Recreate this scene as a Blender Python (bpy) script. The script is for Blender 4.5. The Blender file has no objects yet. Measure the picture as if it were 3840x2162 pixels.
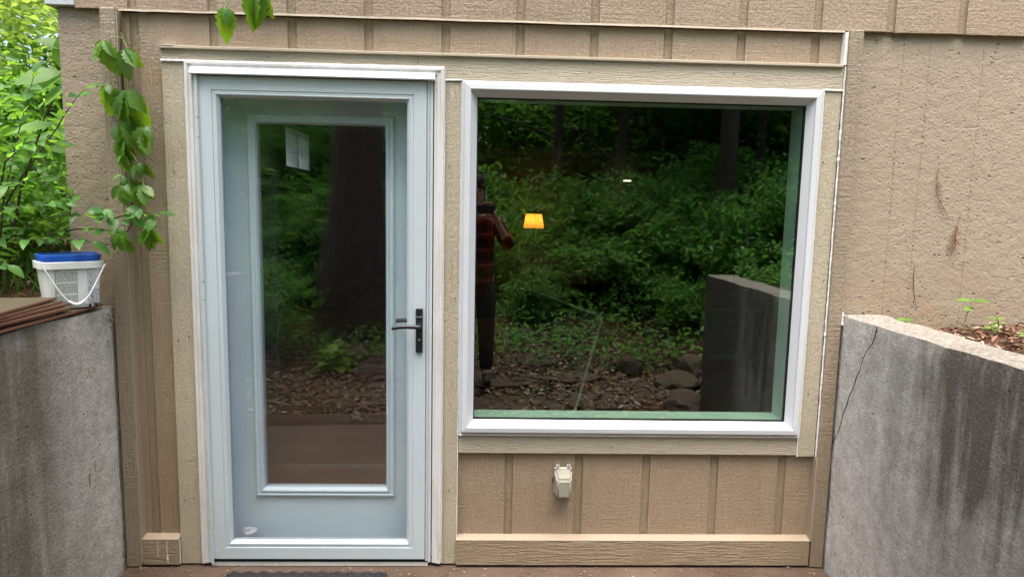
import bpy, bmesh, math, random
import numpy as np
from mathutils import Vector, Matrix, noise
R = math.radians
random.seed(7)
rng = np.random.default_rng(7)
scene = bpy.context.scene
COL = scene.collection

# ------------------------------------------------------------------ camera
cam_d = bpy.data.cameras.new('camera')
cam = bpy.data.objects.new('camera', cam_d)
COL.objects.link(cam)
cam_d.sensor_fit = 'HORIZONTAL'; cam_d.sensor_width = 36; cam_d.lens = 23.328
cam_d.clip_start = 0.005; cam_d.clip_end = 500
right = Vector((0.99924, -0.03333, 0.02006)); up = Vector((-0.016, 0.11811, 0.99287)); fwd = Vector((0.03546, 0.99244, -0.11748))
m = Matrix.Identity(4)
for i in range(3):
    m[i][0] = right[i]; m[i][1] = up[i]; m[i][2] = -fwd[i]
m.translation = Vector((0, -2.816, 1.575))
cam.matrix_world = m
scene.camera = cam

# ------------------------------------------------------------------ sky, sun, exposure
SUN_EL, SUN_AZ = R(73), R(190)          # azimuth from +Y towards +X : a soft sun behind the photographer, veiled by thin cloud
world = bpy.data.worlds.new('World'); scene.world = world; world.use_nodes = True
wn = world.node_tree; wn.nodes.clear()
sky = wn.nodes.new('ShaderNodeTexSky'); sky.sky_type = 'NISHITA'; sky.sun_disc = False
sky.sun_elevation = SUN_EL; sky.sun_rotation = SUN_AZ
sky.air_density = 1.0; sky.dust_density = 6.0; sky.ozone_density = 1.0
bg = wn.nodes.new('ShaderNodeBackground'); bg.inputs['Strength'].default_value = 0.13
wo = wn.nodes.new('ShaderNodeOutputWorld')
wn.links.new(sky.outputs[0], bg.inputs[0]); wn.links.new(bg.outputs[0], wo.inputs[0])
sl = bpy.data.lights.new('sun', 'SUN'); sl.energy = 2.0; sl.angle = R(50); sl.color = (1.0, 0.965, 0.91)
sun = bpy.data.objects.new('sun', sl); COL.objects.link(sun)
sd = Vector((math.sin(SUN_AZ)*math.cos(SUN_EL), math.cos(SUN_AZ)*math.cos(SUN_EL), math.sin(SUN_EL)))
sun.rotation_euler = sd.to_track_quat('Z', 'Y').to_euler(); sun.location = sd*20
vs = scene.view_settings
vs.view_transform = 'Standard'; vs.look = 'None'; vs.exposure = 1.86; vs.gamma = 1.0; vs.use_curve_mapping = False
cy = scene.cycles
cy.use_denoising = True; cy.max_bounces = 10; cy.transparent_max_bounces = 24; cy.glossy_bounces = 6
cy.diffuse_bounces = 5; cy.transmission_bounces = 8; cy.caustics_reflective = False; cy.caustics_refractive = False
cy.sample_clamp_indirect = 6

# ------------------------------------------------------------------ helpers: objects
def link(o, parent=None):
    COL.objects.link(o)
    if parent is not None: o.parent = parent
    return o
def tag(o, label=None, cat=None, group=None, kind=None):
    if label: o['label'] = label
    if cat: o['category'] = cat
    if group: o['group'] = group
    if kind: o['kind'] = kind
    return o
def empty(name, loc=(0, 0, 0), rz=0, label=None, cat=None, group=None):
    o = bpy.data.objects.new(name, None); o.empty_display_size = .1
    COL.objects.link(o); o.location = loc; o.rotation_euler = (0, 0, rz)
    return tag(o, label, cat, group)
class MB:
    def __init__(s): s.v = []; s.f = []
    def add(s, vs_, fs):
        b = len(s.v); s.v += [tuple(p) for p in vs_]; s.f += [tuple(b+i for i in f) for f in fs]; return s
    def box(s, x0, x1, y0, y1, z0, z1, c=0.0, M=None):
        if c <= 0:
            V = [(x0,y0,z0),(x1,y0,z0),(x1,y1,z0),(x0,y1,z0),(x0,y0,z1),(x1,y0,z1),(x1,y1,z1),(x0,y1,z1)]
            F = [(3,2,1,0),(4,5,6,7),(0,1,5,4),(1,2,6,5),(2,3,7,6),(3,0,4,7)]
        else:
            c = min(c, .45*(x1-x0), .45*(y1-y0), .45*(z1-z0))
            bm = bmesh.new(); bmesh.ops.create_cube(bm, size=1)
            for v in bm.verts:
                v.co = Vector(((x0+x1)/2+v.co.x*(x1-x0), (y0+y1)/2+v.co.y*(y1-y0), (z0+z1)/2+v.co.z*(z1-z0)))
            bmesh.ops.bevel(bm, geom=bm.edges[:], offset=c, segments=1, affect='EDGES')
            bm.verts.index_update()
            V = [v.co[:] for v in bm.verts]; F = [[v.index for v in f.verts] for f in bm.faces]; bm.free()
        if M is not None: V = [tuple(M @ Vector(p)) for p in V]
        return s.add(V, F)
    def poly(s, pts, y0, y1):                       # outline in (x,z), extruded along y
        n = len(pts)
        V = [(p[0], y0, p[1]) for p in pts] + [(p[0], y1, p[1]) for p in pts]
        F = [tuple(range(n)), tuple(range(2*n-1, n-1, -1))] + [(i, i+n, (i+1) % n+n, (i+1) % n) for i in range(n)]
        return s.add(V, F)
    def slab(s, pts, z0, z1):                       # outline in (x,y), extruded along z
        n = len(pts)
        V = [(p[0], p[1], z0) for p in pts] + [(p[0], p[1], z1) for p in pts]
        F = [tuple(range(n-1, -1, -1)), tuple(range(n, 2*n))] + [(i, (i+1) % n, (i+1) % n+n, i+n) for i in range(n)]
        return s.add(V, F)
    def tube(s, pts, rad, n=8, cap=True):
        pts = [Vector(p) for p in pts]
        if not hasattr(rad, '__len__'): rad = [rad]*len(pts)
        V = []; F = []; ref = Vector((0.31, 0.52, 0.8))
        for i, p in enumerate(pts):
            d = (pts[min(i+1, len(pts)-1)] - pts[max(i-1, 0)]).normalized()
            a = d.cross(ref)
            if a.length < 1e-3: a = d.cross(Vector((1, 0, 0)))
            a.normalize(); b = d.cross(a)
            for k in range(n):
                t = 2*math.pi*k/n; V.append(p + (a*math.cos(t) + b*math.sin(t))*rad[i])
        for i in range(len(pts)-1):
            for k in range(n):
                F.append((i*n+k, i*n+(k+1) % n, (i+1)*n+(k+1) % n, (i+1)*n+k))
        if cap: F.append(tuple(range(n-1, -1, -1))); F.append(tuple(range((len(pts)-1)*n, len(pts)*n)))
        return s.add(V, F)
    def lathe(s, prof, c=(0, 0, 0), n=20, axis='z'):
        V = []; F = []
        for (r, h) in prof:
            for k in range(n):
                t = 2*math.pi*k/n
                q = (r*math.cos(t), r*math.sin(t), h)
                if axis == 'y': q = (r*math.cos(t), h, r*math.sin(t))
                V.append((c[0]+q[0], c[1]+q[1], c[2]+q[2]))
        for i in range(len(prof)-1):
            for k in range(n): F.append((i*n+k, i*n+(k+1) % n, (i+1)*n+(k+1) % n, (i+1)*n+k))
        F.append(tuple(range(n-1, -1, -1))); F.append(tuple(range((len(prof)-1)*n, len(prof)*n)))
        return s.add(V, F)
    def mesh(s, name, mat, smooth=False):
        me = bpy.data.meshes.new(name); me.from_pydata(s.v, [], s.f); me.update()
        bm = bmesh.new(); bm.from_mesh(me); bmesh.ops.recalc_face_normals(bm, faces=bm.faces[:]); bm.to_mesh(me); bm.free()
        if mat: me.materials.append(mat)
        if smooth:
            me.polygons.foreach_set('use_smooth', [True]*len(me.polygons))
            me.set_sharp_from_angle(angle=R(40))
        return me
    def build(s, name, mat, parent=None, smooth=False, label=None, cat=None, group=None, kind=None):
        o = bpy.data.objects.new(name, s.mesh(name, mat, smooth)); link(o, parent)
        return tag(o, label, cat, group, kind)
def sides(x0, x1, z0, z1, prof, which='LRTB', gap=.0004):
    """mitred rails round a rectangle; prof = [(inset, y)...]; returns {side: MB}"""
    out = {}
    n = len(prof)
    for w in which:
        mb = MB(); V = []
        for (i, y) in prof:
            if w == 'T': a, b = (x0+i+gap, y, z1-i), (x1-i-gap, y, z1-i)
            if w == 'B': a, b = (x0+i+gap, y, z0+i), (x1-i-gap, y, z0+i)
            zb = z0+i+gap if 'B' in which else z0
            if w == 'L': a, b = (x0+i, y, zb), (x0+i, y, z1-i-gap)
            if w == 'R': a, b = (x1-i, y, zb), (x1-i, y, z1-i-gap)
            V += [a, b]
        F = [(2*k, 2*k+1, 2*k+3, 2*k+2) for k in range(n-1)] + [(2*n-2, 2*n-1, 1, 0)]
        F += [tuple(2*k for k in range(n)), tuple(2*k+1 for k in range(n-1, -1, -1))]
        mb.add(V, F); out[w] = mb
    return out

# ------------------------------------------------------------------ helpers: materials
class NT:
    def __init__(s, name):
        s.m = bpy.data.materials.new(name); s.m.use_nodes = True; s.t = s.m.node_tree; s.t.nodes.clear()
        s.out = s.n('ShaderNodeOutputMaterial')
    def n(s, typ, **kw):
        nd = s.t.nodes.new(typ)
        for k, v in kw.items(): setattr(nd, k, v)
        return nd
    def set(s, sock, v):
        if isinstance(v, bpy.types.NodeSocket): s.t.links.new(v, sock)
        else: sock.default_value = v
    def pos(s): return s.n('ShaderNodeNewGeometry').outputs['Position']
    def obj(s): return s.n('ShaderNodeTexCoord').outputs['Object']
    def map(s, vec, scale=(1, 1, 1), rot=(0, 0, 0), loc=(0, 0, 0)):
        nd = s.n('ShaderNodeMapping'); s.set(nd.inputs[0], vec); nd.inputs['Scale'].default_value = scale
        nd.inputs['Rotation'].default_value = rot; nd.inputs['Location'].default_value = loc; return nd.outputs[0]
    def noise(s, vec, scale=1, detail=3, rough=.55, dist=0):
        nd = s.n('ShaderNodeTexNoise'); s.set(nd.inputs['Vector'], vec); nd.inputs['Scale'].default_value = scale
        nd.inputs['Detail'].default_value = detail; nd.inputs['Roughness'].default_value = rough; nd.inputs['Distortion'].default_value = dist
        return nd.outputs['Fac']
    def voro(s, vec, scale=1, feat='F1', rnd=1.0, out='Distance'):
        nd = s.n('ShaderNodeTexVoronoi', feature=feat); s.set(nd.inputs['Vector'], vec); nd.inputs['Scale'].default_value = scale
        nd.inputs['Randomness'].default_value = rnd
        return nd.outputs[out]
    def ramp(s, fac, stops):
        nd = s.n('ShaderNodeValToRGB'); s.set(nd.inputs[0], fac); cr = nd.color_ramp
        while len(cr.elements) > 1: cr.elements.remove(cr.elements[-1])
        for i, (p, c) in enumerate(stops):
            e = cr.elements[0] if i == 0 else cr.elements.new(p)
            e.position = p; e.color = (c, c, c, 1) if not hasattr(c, '__len__') else (*c, 1)
        return nd.outputs[0]
    def mix(s, fac, a, b, mode='MIX'):
        nd = s.n('ShaderNodeMix', data_type='RGBA', blend_type=mode)
        s.set(nd.inputs[0], fac)
        for k, v in ((6, a), (7, b)):
            if not isinstance(v, bpy.types.NodeSocket): v = (*v, 1) if hasattr(v, '__len__') else (v, v, v, 1)
            s.set(nd.inputs[k], v)
        return nd.outputs[2]
    def math(s, op, a, b=0.0, c=0.0, clamp=False):
        nd = s.n('ShaderNodeMath', operation=op, use_clamp=clamp)
        s.set(nd.inputs[0], a); s.set(nd.inputs[1], b); s.set(nd.inputs[2], c); return nd.outputs[0]
    def mapr(s, v, a, b, c=0.0, d=1.0):
        nd = s.n('ShaderNodeMapRange'); s.set(nd.inputs[0], v)
        for i, q in enumerate((a, b, c, d)): nd.inputs[1+i].default_value = q
        return nd.outputs[0]
    def sep(s, vec):
        nd = s.n('ShaderNodeSeparateXYZ'); s.set(nd.inputs[0], vec); return nd.outputs
    def bump(s, h, strength=.5, dist=.003, normal=None):
        nd = s.n('ShaderNodeBump'); s.set(nd.inputs['Height'], h); nd.inputs['Strength'].default_value = strength
        nd.inputs['Distance'].default_value = dist
        if normal is not None: s.set(nd.inputs['Normal'], normal)
        return nd.outputs[0]
    def bsdf(s, color, rough=.5, spec=.5, metal=0.0, normal=None, emis=None, estr=0.0):
        nd = s.n('ShaderNodeBsdfPrincipled')
        if not isinstance(color, bpy.types.NodeSocket): color = (*color, 1)
        s.set(nd.inputs['Base Color'], color); s.set(nd.inputs['Roughness'], rough); s.set(nd.inputs['Metallic'], metal)
        s.set(nd.inputs['Specular IOR Level'], spec)
        if normal is not None: s.set(nd.inputs['Normal'], normal)
        if emis: nd.inputs['Emission Color'].default_value = (*emis, 1); nd.inputs['Emission Strength'].default_value = estr
        return nd.outputs[0]
    def done(s, sh): s.t.links.new(sh, s.out.inputs[0]); return s.m

def plain(name, color, rough=.5, spec=.5, metal=0, var=.08, scale=6, bump=0, bscale=60, **kw):
    t = NT(name); p = t.pos()
    c = t.mix(t.noise(p, scale, 4), tuple(x*(1-var) for x in color), tuple(min(1, x*(1+var)) for x in color))
    nrm = t.bump(t.noise(p, bscale, 3), .6, bump) if bump else None
    return t.done(t.bsdf(c, rough, spec, metal, nrm, **kw))

def siding_mat(name, color, vert=1.0, horiz=.6):
    t = NT(name); p = t.pos()
    vf = t.noise(t.map(p, (105, 90, 9)), 1, 5, .65, .8)
    vf2 = t.noise(t.map(p, (60, 40, 3.2)), 1, 3, .6, 1.2)
    hf = t.noise(t.map(p, (8, 30, 120)), 1, 3, .65)
    ch = t.noise(p, 78, 4, .7)
    sel = t.ramp(t.noise(p, 3.3, 2), [(.35, 0), (.62, 1)])
    hgt = t.math('ADD', t.math('MULTIPLY', vf, vert), t.math('MULTIPLY', t.math('MULTIPLY', hf, horiz), sel))
    hgt = t.math('ADD', hgt, t.math('MULTIPLY', vf2, .5)); hgt = t.math('ADD', hgt, t.math('MULTIPLY', ch, .8))
    c = t.mix(t.noise(p, 2.2, 5, .6), tuple(x*.86 for x in color), tuple(x*1.1 for x in color))
    c = t.mix(t.math('MULTIPLY', t.ramp(vf, [(.28, 1), (.42, 0)]), .28), c, tuple(x*.45 for x in color))
    c = t.mix(t.math('MULTIPLY', t.ramp(vf, [(.60, 0), (.78, 1)]), .35), c, (.62, .56, .46))
    spk = t.math('MULTIPLY', t.ramp(t.voro(p, 34), [(.05, 1), (.085, 0)]), t.ramp(t.noise(p, 7, 2), [(.56, 0), (.6, 1)]))
    c = t.mix(spk, c, (.07, .05, .035))
    stain = t.math('MULTIPLY', t.ramp(t.noise(t.map(p, (7, 7, 1.1)), 1, 4, .65), [(.52, 0), (.72, 1)]), .22)
    c = t.mix(stain, c, (.22, .145, .085))
    low = t.math('MULTIPLY', t.mapr(t.sep(p)[2], .75, .0), t.ramp(t.noise(p, 4, 5, .7), [(.3, .35), (.7, 1)]))
    c = t.mix(t.math('MULTIPLY', low, .42), c, (.20, .128, .070))
    return t.done(t.bsdf(c, t.mapr(ch, .3, .7, .38, .62), .5, 0, t.bump(hgt, 1.0, .0055)))

def trim_mat(name, color, axis):
    t = NT(name); p = t.pos()
    sc = (34, 34, 2.2) if axis == 'z' else (2.0, 34, 46)
    sf = (190, 90, 24) if axis == 'z' else (24, 90, 190)
    warp = t.noise(t.map(p, sc), 1, 3, .55, 1.4)
    grain = t.ramp(t.math('FRACT', t.math('MULTIPLY', warp, 7.0)), [(0, 0), (.55, 1), (1, .1)])
    fine = t.noise(t.map(p, sf), 1, 3, .6)
    ch = t.noise(p, 80, 4, .7)
    g = t.math('MULTIPLY', grain, t.ramp(t.noise(p, 9, 2), [(.35, .3), (.65, 1)]))
    hgt = t.math('ADD', t.math('ADD', t.math('MULTIPLY', g, .30), t.math('MULTIPLY', fine, .7)), t.math('MULTIPLY', ch, .8))
    c = t.mix(t.noise(p, 3, 4), tuple(x*.9 for x in color), tuple(x*1.08 for x in color))
    c = t.mix(t.math('MULTIPLY', t.ramp(g, [(0, 1), (.25, 0)]), .10), c, tuple(x*.55 for x in color))
    spk = t.math('MULTIPLY', t.ramp(t.voro(p, 16), [(.028, 1), (.05, 0)]), .9)
    c = t.mix(spk, c, (.07, .05, .035))
    return t.done(t.bsdf(c, t.mapr(ch, .3, .7, .34, .6), .5, 0, t.bump(hgt, 1.0, .0042)))

def painted_concrete(name, color):
    t = NT(name); p = t.pos()
    w = t.mix(.02, p, t.n('ShaderNodeTexNoise').outputs['Color'])
    v1 = t.voro(t.map(p, (1, 1, 1.25)), 26); v2 = t.voro(t.map(p, (1, 1, .8)), 62)
    msk = t.ramp(t.noise(p, 5, 3), [(.42, 0), (.6, 1)])
    pit1 = t.math('MULTIPLY', t.ramp(v1, [(.12, 1), (.2, 0)]), t.ramp(t.noise(p, 13, 2), [(.56, 0), (.60, 1)]))
    pit2 = t.math('MULTIPLY', t.ramp(v2, [(.14, 1), (.24, 0)]), msk)
    gouge = t.ramp(t.noise(t.map(p, (6, 6, 11)), 2.2, 5, .72), [(.60, 0), (.68, 1)])
    pits = t.math('MAXIMUM', t.math('MAXIMUM', pit1, t.math('MULTIPLY', pit2, .5)), t.math('MULTIPLY', gouge, .35))
    rough = t.noise(p, 85, 4, .65)
    lum = t.noise(p, 24, 3, .6)
    hgt = t.math('SUBTRACT', t.math('ADD', t.math('MULTIPLY', rough, .5), t.math('MULTIPLY', lum, .8)), t.math('MULTIPLY', pits, 1.3))
    c = t.mix(t.noise(p, 2.5, 5, .6), tuple(x*.88 for x in color), tuple(x*1.1 for x in color))
    c = t.mix(t.math('MULTIPLY', pits, .45), c, tuple(x*.3 for x in color))
    z = t.sep(p)[2]
    dirt = t.math('MULTIPLY', t.mapr(z, 1.5, 1.12), t.ramp(t.noise(p, 6, 4), [(.4, 0), (.7, 1)]))
    c = t.mix(t.math('MULTIPLY', dirt, .35), c, (.30, .17, .07))
    return t.done(t.bsdf(c, t.mapr(rough, .35, .65, .4, .65), .5, 0, t.bump(hgt, 1.0, .006)))

def raw_concrete(name, side):
    """weathered cast concrete: pale body, run-down grime from the top, lichen"""
    t = NT(name); p = t.pos(); X, Y, Z = t.sep(p)
    agg = t.noise(p, 105, 4, .75); mid = t.noise(p, 22, 6, .72)
    c = t.mix(t.ramp(mid, [(.3, 0), (.7, 1)]), (.44, .415, .385), (.76, .735, .70))
    strk = t.noise(t.map(p, (9, 9, .9)), 1, 5, .62, .3)
    big = t.noise(t.map(p, (1.7, 1.7, 1.5)), 1, 4, .6)
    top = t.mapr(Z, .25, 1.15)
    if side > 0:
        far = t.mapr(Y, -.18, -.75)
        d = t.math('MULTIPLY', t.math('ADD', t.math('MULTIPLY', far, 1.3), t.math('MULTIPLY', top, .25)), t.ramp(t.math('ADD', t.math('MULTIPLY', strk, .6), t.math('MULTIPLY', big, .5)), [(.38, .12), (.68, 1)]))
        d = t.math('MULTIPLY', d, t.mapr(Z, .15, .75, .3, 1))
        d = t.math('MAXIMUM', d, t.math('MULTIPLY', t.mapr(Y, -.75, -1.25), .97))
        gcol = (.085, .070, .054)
    else:
        far = t.mapr(Y, -.12, -.6)
        c = t.mix(1.0, c, (1.12, 1.08, 1.02), 'MULTIPLY')
        d = t.math('MULTIPLY', t.math('ADD', t.math('MULTIPLY', far, 1.25), t.math('MULTIPLY', top, .1)), t.ramp(t.math('ADD', t.math('MULTIPLY', strk, .5), t.math('MULTIPLY', big, .6)), [(.36, .25), (.66, 1)]))
        gcol = (.165, .142, .098)
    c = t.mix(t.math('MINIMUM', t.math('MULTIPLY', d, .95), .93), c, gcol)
    if side > 0: c = t.mix(t.math('MULTIPLY', t.mapr(Y, -1.05, -1.4), .8), c, (.05, .042, .034))  # far end darkened beyond its stains so the mirror image stays dark
    green = t.math('MULTIPLY', t.mapr(Z, .55, 0), t.ramp(t.noise(p, 3.1, 4), [(.45, 0), (.7, 1)]))
    c = t.mix(t.math('MULTIPLY', green, .3), c, (.21, .21, .11))
    c = t.mix(t.math('MULTIPLY', t.ramp(agg, [(.33, 1), (.45, 0)]), .65), c, (.08, .072, .062))
    c = t.mix(t.math('MULTIPLY', t.ramp(agg, [(.57, 0), (.70, 1)]), .42), c, (.62, .59, .55))
    lich = t.math('MULTIPLY', t.ramp(t.voro(p, 9), [(.06, 1), (.12, 0)]), t.ramp(t.noise(p, 2.1, 2), [(.54, 0), (.6, 1)]))
    c = t.mix(t.math('MULTIPLY', lich, .55), c, (.36, .19, .05))
    upf = t.mapr(t.sep(t.n('ShaderNodeNewGeometry').outputs['Normal'])[2], .5, .8)
    topc = t.mix(t.ramp(t.noise(p, 70, 5, .75), [(.3, 0), (.72, 1)]), (.09, .075, .06), (.50, .45, .39))
    c = t.mix(t.math('MULTIPLY', upf, .85), c, topc)
    hole = t.math('MULTIPLY', t.ramp(t.voro(p, 20), [(.05, 1), (.1, 0)]), t.ramp(t.noise(p, 11, 2), [(.55, 0), (.6, 1)]))
    c = t.mix(hole, c, (.05, .045, .04))
    h = t.math('SUBTRACT', t.math('ADD', agg, t.math('MULTIPLY', t.noise(p, 45, 4, .65), 1.1)), t.math('MULTIPLY', hole, 2))
    return t.done(t.bsdf(c, .85, .3, 0, t.bump(h, 1.0, .009)))

def glass_mat(name, tint, r0, ripple=.0):
    t = NT(name)
    lw = t.n('ShaderNodeLayerWeight'); lw.inputs['Blend'].default_value = .5
    f5 = t.math('POWER', lw.outputs['Facing'], 5.0)
    fac = t.math('ADD', t.math('MULTIPLY', f5, 1-r0), r0, clamp=True)
    tr = t.n('ShaderNodeBsdfTransparent'); tr.inputs[0].default_value = (*tint, 1)
    gl = t.n('ShaderNodeBsdfGlossy'); gl.inputs['Roughness'].default_value = 0.0
    gl.inputs[0].default_value = (1, 1, 1, 1)
    if ripple: t.set(gl.inputs['Normal'], t.bump(t.noise(t.pos(), 1.6, 1), .25, ripple))
    mx = t.n('ShaderNodeMixShader'); t.set(mx.inputs[0], fac); t.set(mx.inputs[1], tr.outputs[0]); t.set(mx.inputs[2], gl.outputs[0])
    return t.done(mx.outputs[0])

def leaf_mat(name, ca, cb, trans, per='object', spec=.45):
    t = NT(name)
    r = t.n('ShaderNodeObjectInfo').outputs['Random'] if per == 'object' else t.n('ShaderNodeNewGeometry').outputs['Random Per Island']
    c = t.mix(r, ca, cb)
    br = t.mapr(t.math('FRACT', t.math('MULTIPLY', r, 7.31)), 0, 1, .7, 1.25)
    c = t.mix(1.0, c, br, 'MULTIPLY')
    p = t.pos()
    d = t.bsdf(c, .42, spec, 0, t.bump(t.noise(p, 130, 3), .4, .002))
    tl = t.n('ShaderNodeBsdfTranslucent'); t.set(tl.inputs[0], t.mix(1.0, t.mix(r, trans, tuple(x*.75 for x in trans)), br, 'MULTIPLY'))
    mx = t.n('ShaderNodeMixShader'); mx.inputs[0].default_value = .5
    t.set(mx.inputs[1], d); t.set(mx.inputs[2], tl.outputs[0])
    return t.done(mx.outputs[0])

SID = (.345, .262, .188)
M = {}
M['siding'] = siding_mat('rough sawn painted siding', SID)
M['groove'] = siding_mat('shaded groove paint', (.315, .242, .172), 1.3, .1)  # siding paint made darker to stand in for shade in the recess
M['post'] = siding_mat('painted corner post', (.30, .238, .172), 1.0, .9)
M['kick'] = siding_mat('painted kick board', (.31, .245, .172), .2, 1.7)
M['trimv'] = trim_mat('embossed trim vertical', (.445, .385, .30), 'z')
M['trimh'] = trim_mat('embossed trim horizontal', (.445, .385, .30), 'x')
M['ledge'] = plain('smooth painted ledge', (.345, .275, .205), .5, .4, var=.06)
M['cap'] = plain('drip cap paint', (.46, .405, .32), .4, .5, var=.05)
M['flash'] = plain('painted metal flashing', (.38, .32, .25), .45, .5, var=.12, scale=14, bump=.004, bscale=30)
M['pconc'] = painted_concrete('painted pitted concrete', (.30, .236, .175))
M['pconc2'] = painted_concrete('painted concrete wall', (.33, .268, .205))
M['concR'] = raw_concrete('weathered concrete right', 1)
M['concL'] = raw_concrete('weathered concrete left', -1)
M['vinyl'] = plain('white vinyl', (.585, .60, .65), .34, .5, var=.04, scale=5)
M['alu'] = plain('white storm door enamel', (.495, .56, .615), .35, .5, var=.05, scale=5)
M['door'] = plain('pale painted door', (.71, .84, .945), .5, .3, var=.03, scale=4)
M['caulk'] = plain('white caulk', (.74, .75, .75), .55, .4, var=.05, scale=30, bump=.003, bscale=70)
M['black'] = plain('black powder coat', (.012, .013, .017), .38, .5, var=.05)
M['gasket'] = plain('black gasket', (.01, .01, .011), .6, .3)
M['galv'] = plain('light grey corner metal', (.50, .53, .58), .5, .4, var=.08, scale=20, bump=.002, bscale=80)
M['glass_win'] = glass_mat('window glass', (.78, .90, .84), .135, .0004)
M['glass_storm'] = glass_mat('storm door glass', (.965, .97, .975), .08)
M['glass_door'] = glass_mat('entry door glass', (.92, .93, .92), .10, .0004)
M['glass_side'] = glass_mat('side window glass', (.9, .95, .92), .04)
t = NT('weathered white brick mould'); p = t.pos()
c = t.mix(t.ramp(t.noise(t.map(p, (16, 16, 4)), 1, 5, .65), [(.35, 0), (.62, 1)]), (.58, .56, .55), (.68, .67, .69))
c = t.mix(t.math('MULTIPLY', t.ramp(t.noise(t.map(p, (12, 12, 2.5)), 1, 5, .7), [(.60, 0), (.7, 1)]), t.mapr(t.sep(p)[2], .9, 0, .15, .8)), c, (.30, .28, .18))
M['mould'] = t.done(t.bsdf(c, .5, .4, 0, t.bump(t.noise(t.map(p, (90, 90, 12)), 1, 3), .5, .0008)))
t = NT('stained patio concrete'); p = t.pos()
c = t.mix(t.ramp(t.noise(p, 2.2, 6, .65), [(.3, 0), (.7, 1)]), (.058, .034, .024), (.125, .088, .064))
c = t.mix(t.math('MULTIPLY', t.ramp(t.noise(p, 90, 3, .7), [(.62, 0), (.7, 1)]), .6), c, (.25, .22, .2))
M['patio'] = t.done(t.bsdf(c, .8, .3, 0, t.bump(t.noise(p, 60, 5, .7), .7, .006)))
t = NT('rubber mat'); p = t.pos()
c = t.mix(t.ramp(t.noise(p, 170, 2, .7), [(.6, 0), (.68, 1)]), (.014, .014, .018), (.16, .12, .09))
M['rubber'] = t.done(t.bsdf(c, .7, .3, 0, t.bump(t.noise(p, 130, 3), 1, .008)))
t = NT('forest soil'); p = t.pos()
c = t.mix(t.noise(p, 9, 6, .7), (.035, .022, .014), (.15, .085, .055))
c = t.mix(t.ramp(t.noise(p, 1.3, 4), [(.5, 0), (.62, 1)]), c, (.045, .07, .02))
M['soil'] = t.done(t.bsdf(c, .95, .1, 0, t.bump(t.noise(p, 40, 5, .7), 1, .03)))
t = NT('dry leaf litter'); r = t.n('ShaderNodeNewGeometry').outputs['Random Per Island']
M['litter'] = t.done(t.bsdf(t.ramp(r, [(0, (.10, .045, .028)), (.4, (.20, .10, .065)), (.75, (.30, .19, .13)), (1, (.46, .38, .30))]), .8, .2))
t = NT('bark'); p = t.obj()
bk = t.noise(t.map(p, (22, 22, 3.0)), 1, 5, .65, .7)
M['bark'] = t.done(t.bsdf(t.mix(bk, (.025, .018, .013), (.17, .125, .095)), .9, .2, 0, t.bump(bk, 1, .05)))
M['twig'] = plain('twig bark', (.075, .05, .035), .8, .2, var=.3, scale=30)
M['stem'] = plain('green stem', (.27, .29, .09), .55, .3, var=.2, scale=30)
t = NT('field stone'); p = t.pos()
c = t.mix(t.noise(p, 6, 6, .65), (.055, .036, .026), (.15, .105, .08))
c = t.mix(t.math('MULTIPLY', t.ramp(t.noise(p, 3, 3), [(.55, 0), (.66, 1)]), .6), c, (.07, .10, .03))
M['stone'] = t.done(t.bsdf(c, .9, .2, 0, t.bump(t.noise(p, 22, 5, .7), 1, .02)))
M['leaf_vine'] = leaf_mat('creeper leaf', (.05, .155, .014), (.15, .30, .035), (.30, .55, .025), spec=.6)
M['leaf_shrub'] = leaf_mat('shrub leaf', (.05, .165, .035), (.11, .27, .045), (.24, .50, .045))
M['leaf_mass'] = leaf_mat('shrub foliage', (.05, .16, .028), (.12, .28, .04), (.26, .52, .045), 'island')
M['leaf_sunlit'] = leaf_mat('sunlit tree foliage', (.15, .28, .05), (.30, .44, .10), (.55, .75, .12), 'island')  # sunlight put into the colour: lighter leaves than the woodland ones
M['leaf_wood'] = leaf_mat('woodland foliage', (.07, .19, .045), (.15, .33, .07), (.24, .52, .07), 'island')
M['leaf_hosta'] = leaf_mat('lime leaf', (.26, .42, .06), (.33, .5, .09), (.4, .6, .08))
M['leaf_weed'] = leaf_mat('weed leaf', (.14, .28, .05), (.2, .36, .07), (.3, .5, .06))
M['grass'] = leaf_mat('grass blades', (.07, .2, .03), (.14, .3, .05), (.2, .4, .04), 'island')

# ------------------------------------------------------------------ ground, patio, path
def sstep(a):
    a = np.clip(a, 0, 1); return a*a*(3-2*a)
def gh(x, y):
    x = np.asarray(x, float); y = np.asarray(y, float)
    back = .11*np.maximum(0, -y-4.6)
    ax = np.abs(x)
    wend = np.where(x < 0, -1.42, -1.72)
    e = sstep((wend-y)/1.8)
    out = 1.08*sstep((ax-1.7)/(.4+2.2*e)) * (1-.45*e) + back + .05*np.sin(x*2.1+1)*np.cos(y*1.7)*e
    bankL = 1.10 + .13*np.maximum(0, y+.1) + .10*np.maximum(0, -x-2.0)
    bankR = 1.085 + .05*np.maximum(0, x-1.9)
    h = np.where((y > wend) & (ax > 1.64), np.where(x < 0, bankL, bankR), out)
    h = np.where((y > wend) & (ax <= 1.64), -.16, h)
    h = np.where((y > -2.0) & (ax <= 1.52), -.16, h)
    h = np.where((y > .08) & (x > -1.69), -.4, h)
    return h
xs = sorted(set(np.round(np.concatenate([np.arange(-5, 5.01, .14), [-1.68, -1.60, 1.60, 1.68, -1.55, 1.55], [-90, -60, -40, -30, -22, -16, -12, -9, -7, -6, 6, 7, 9, 12, 16, 22, 30, 40, 60, 90]]), 3)))
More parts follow.
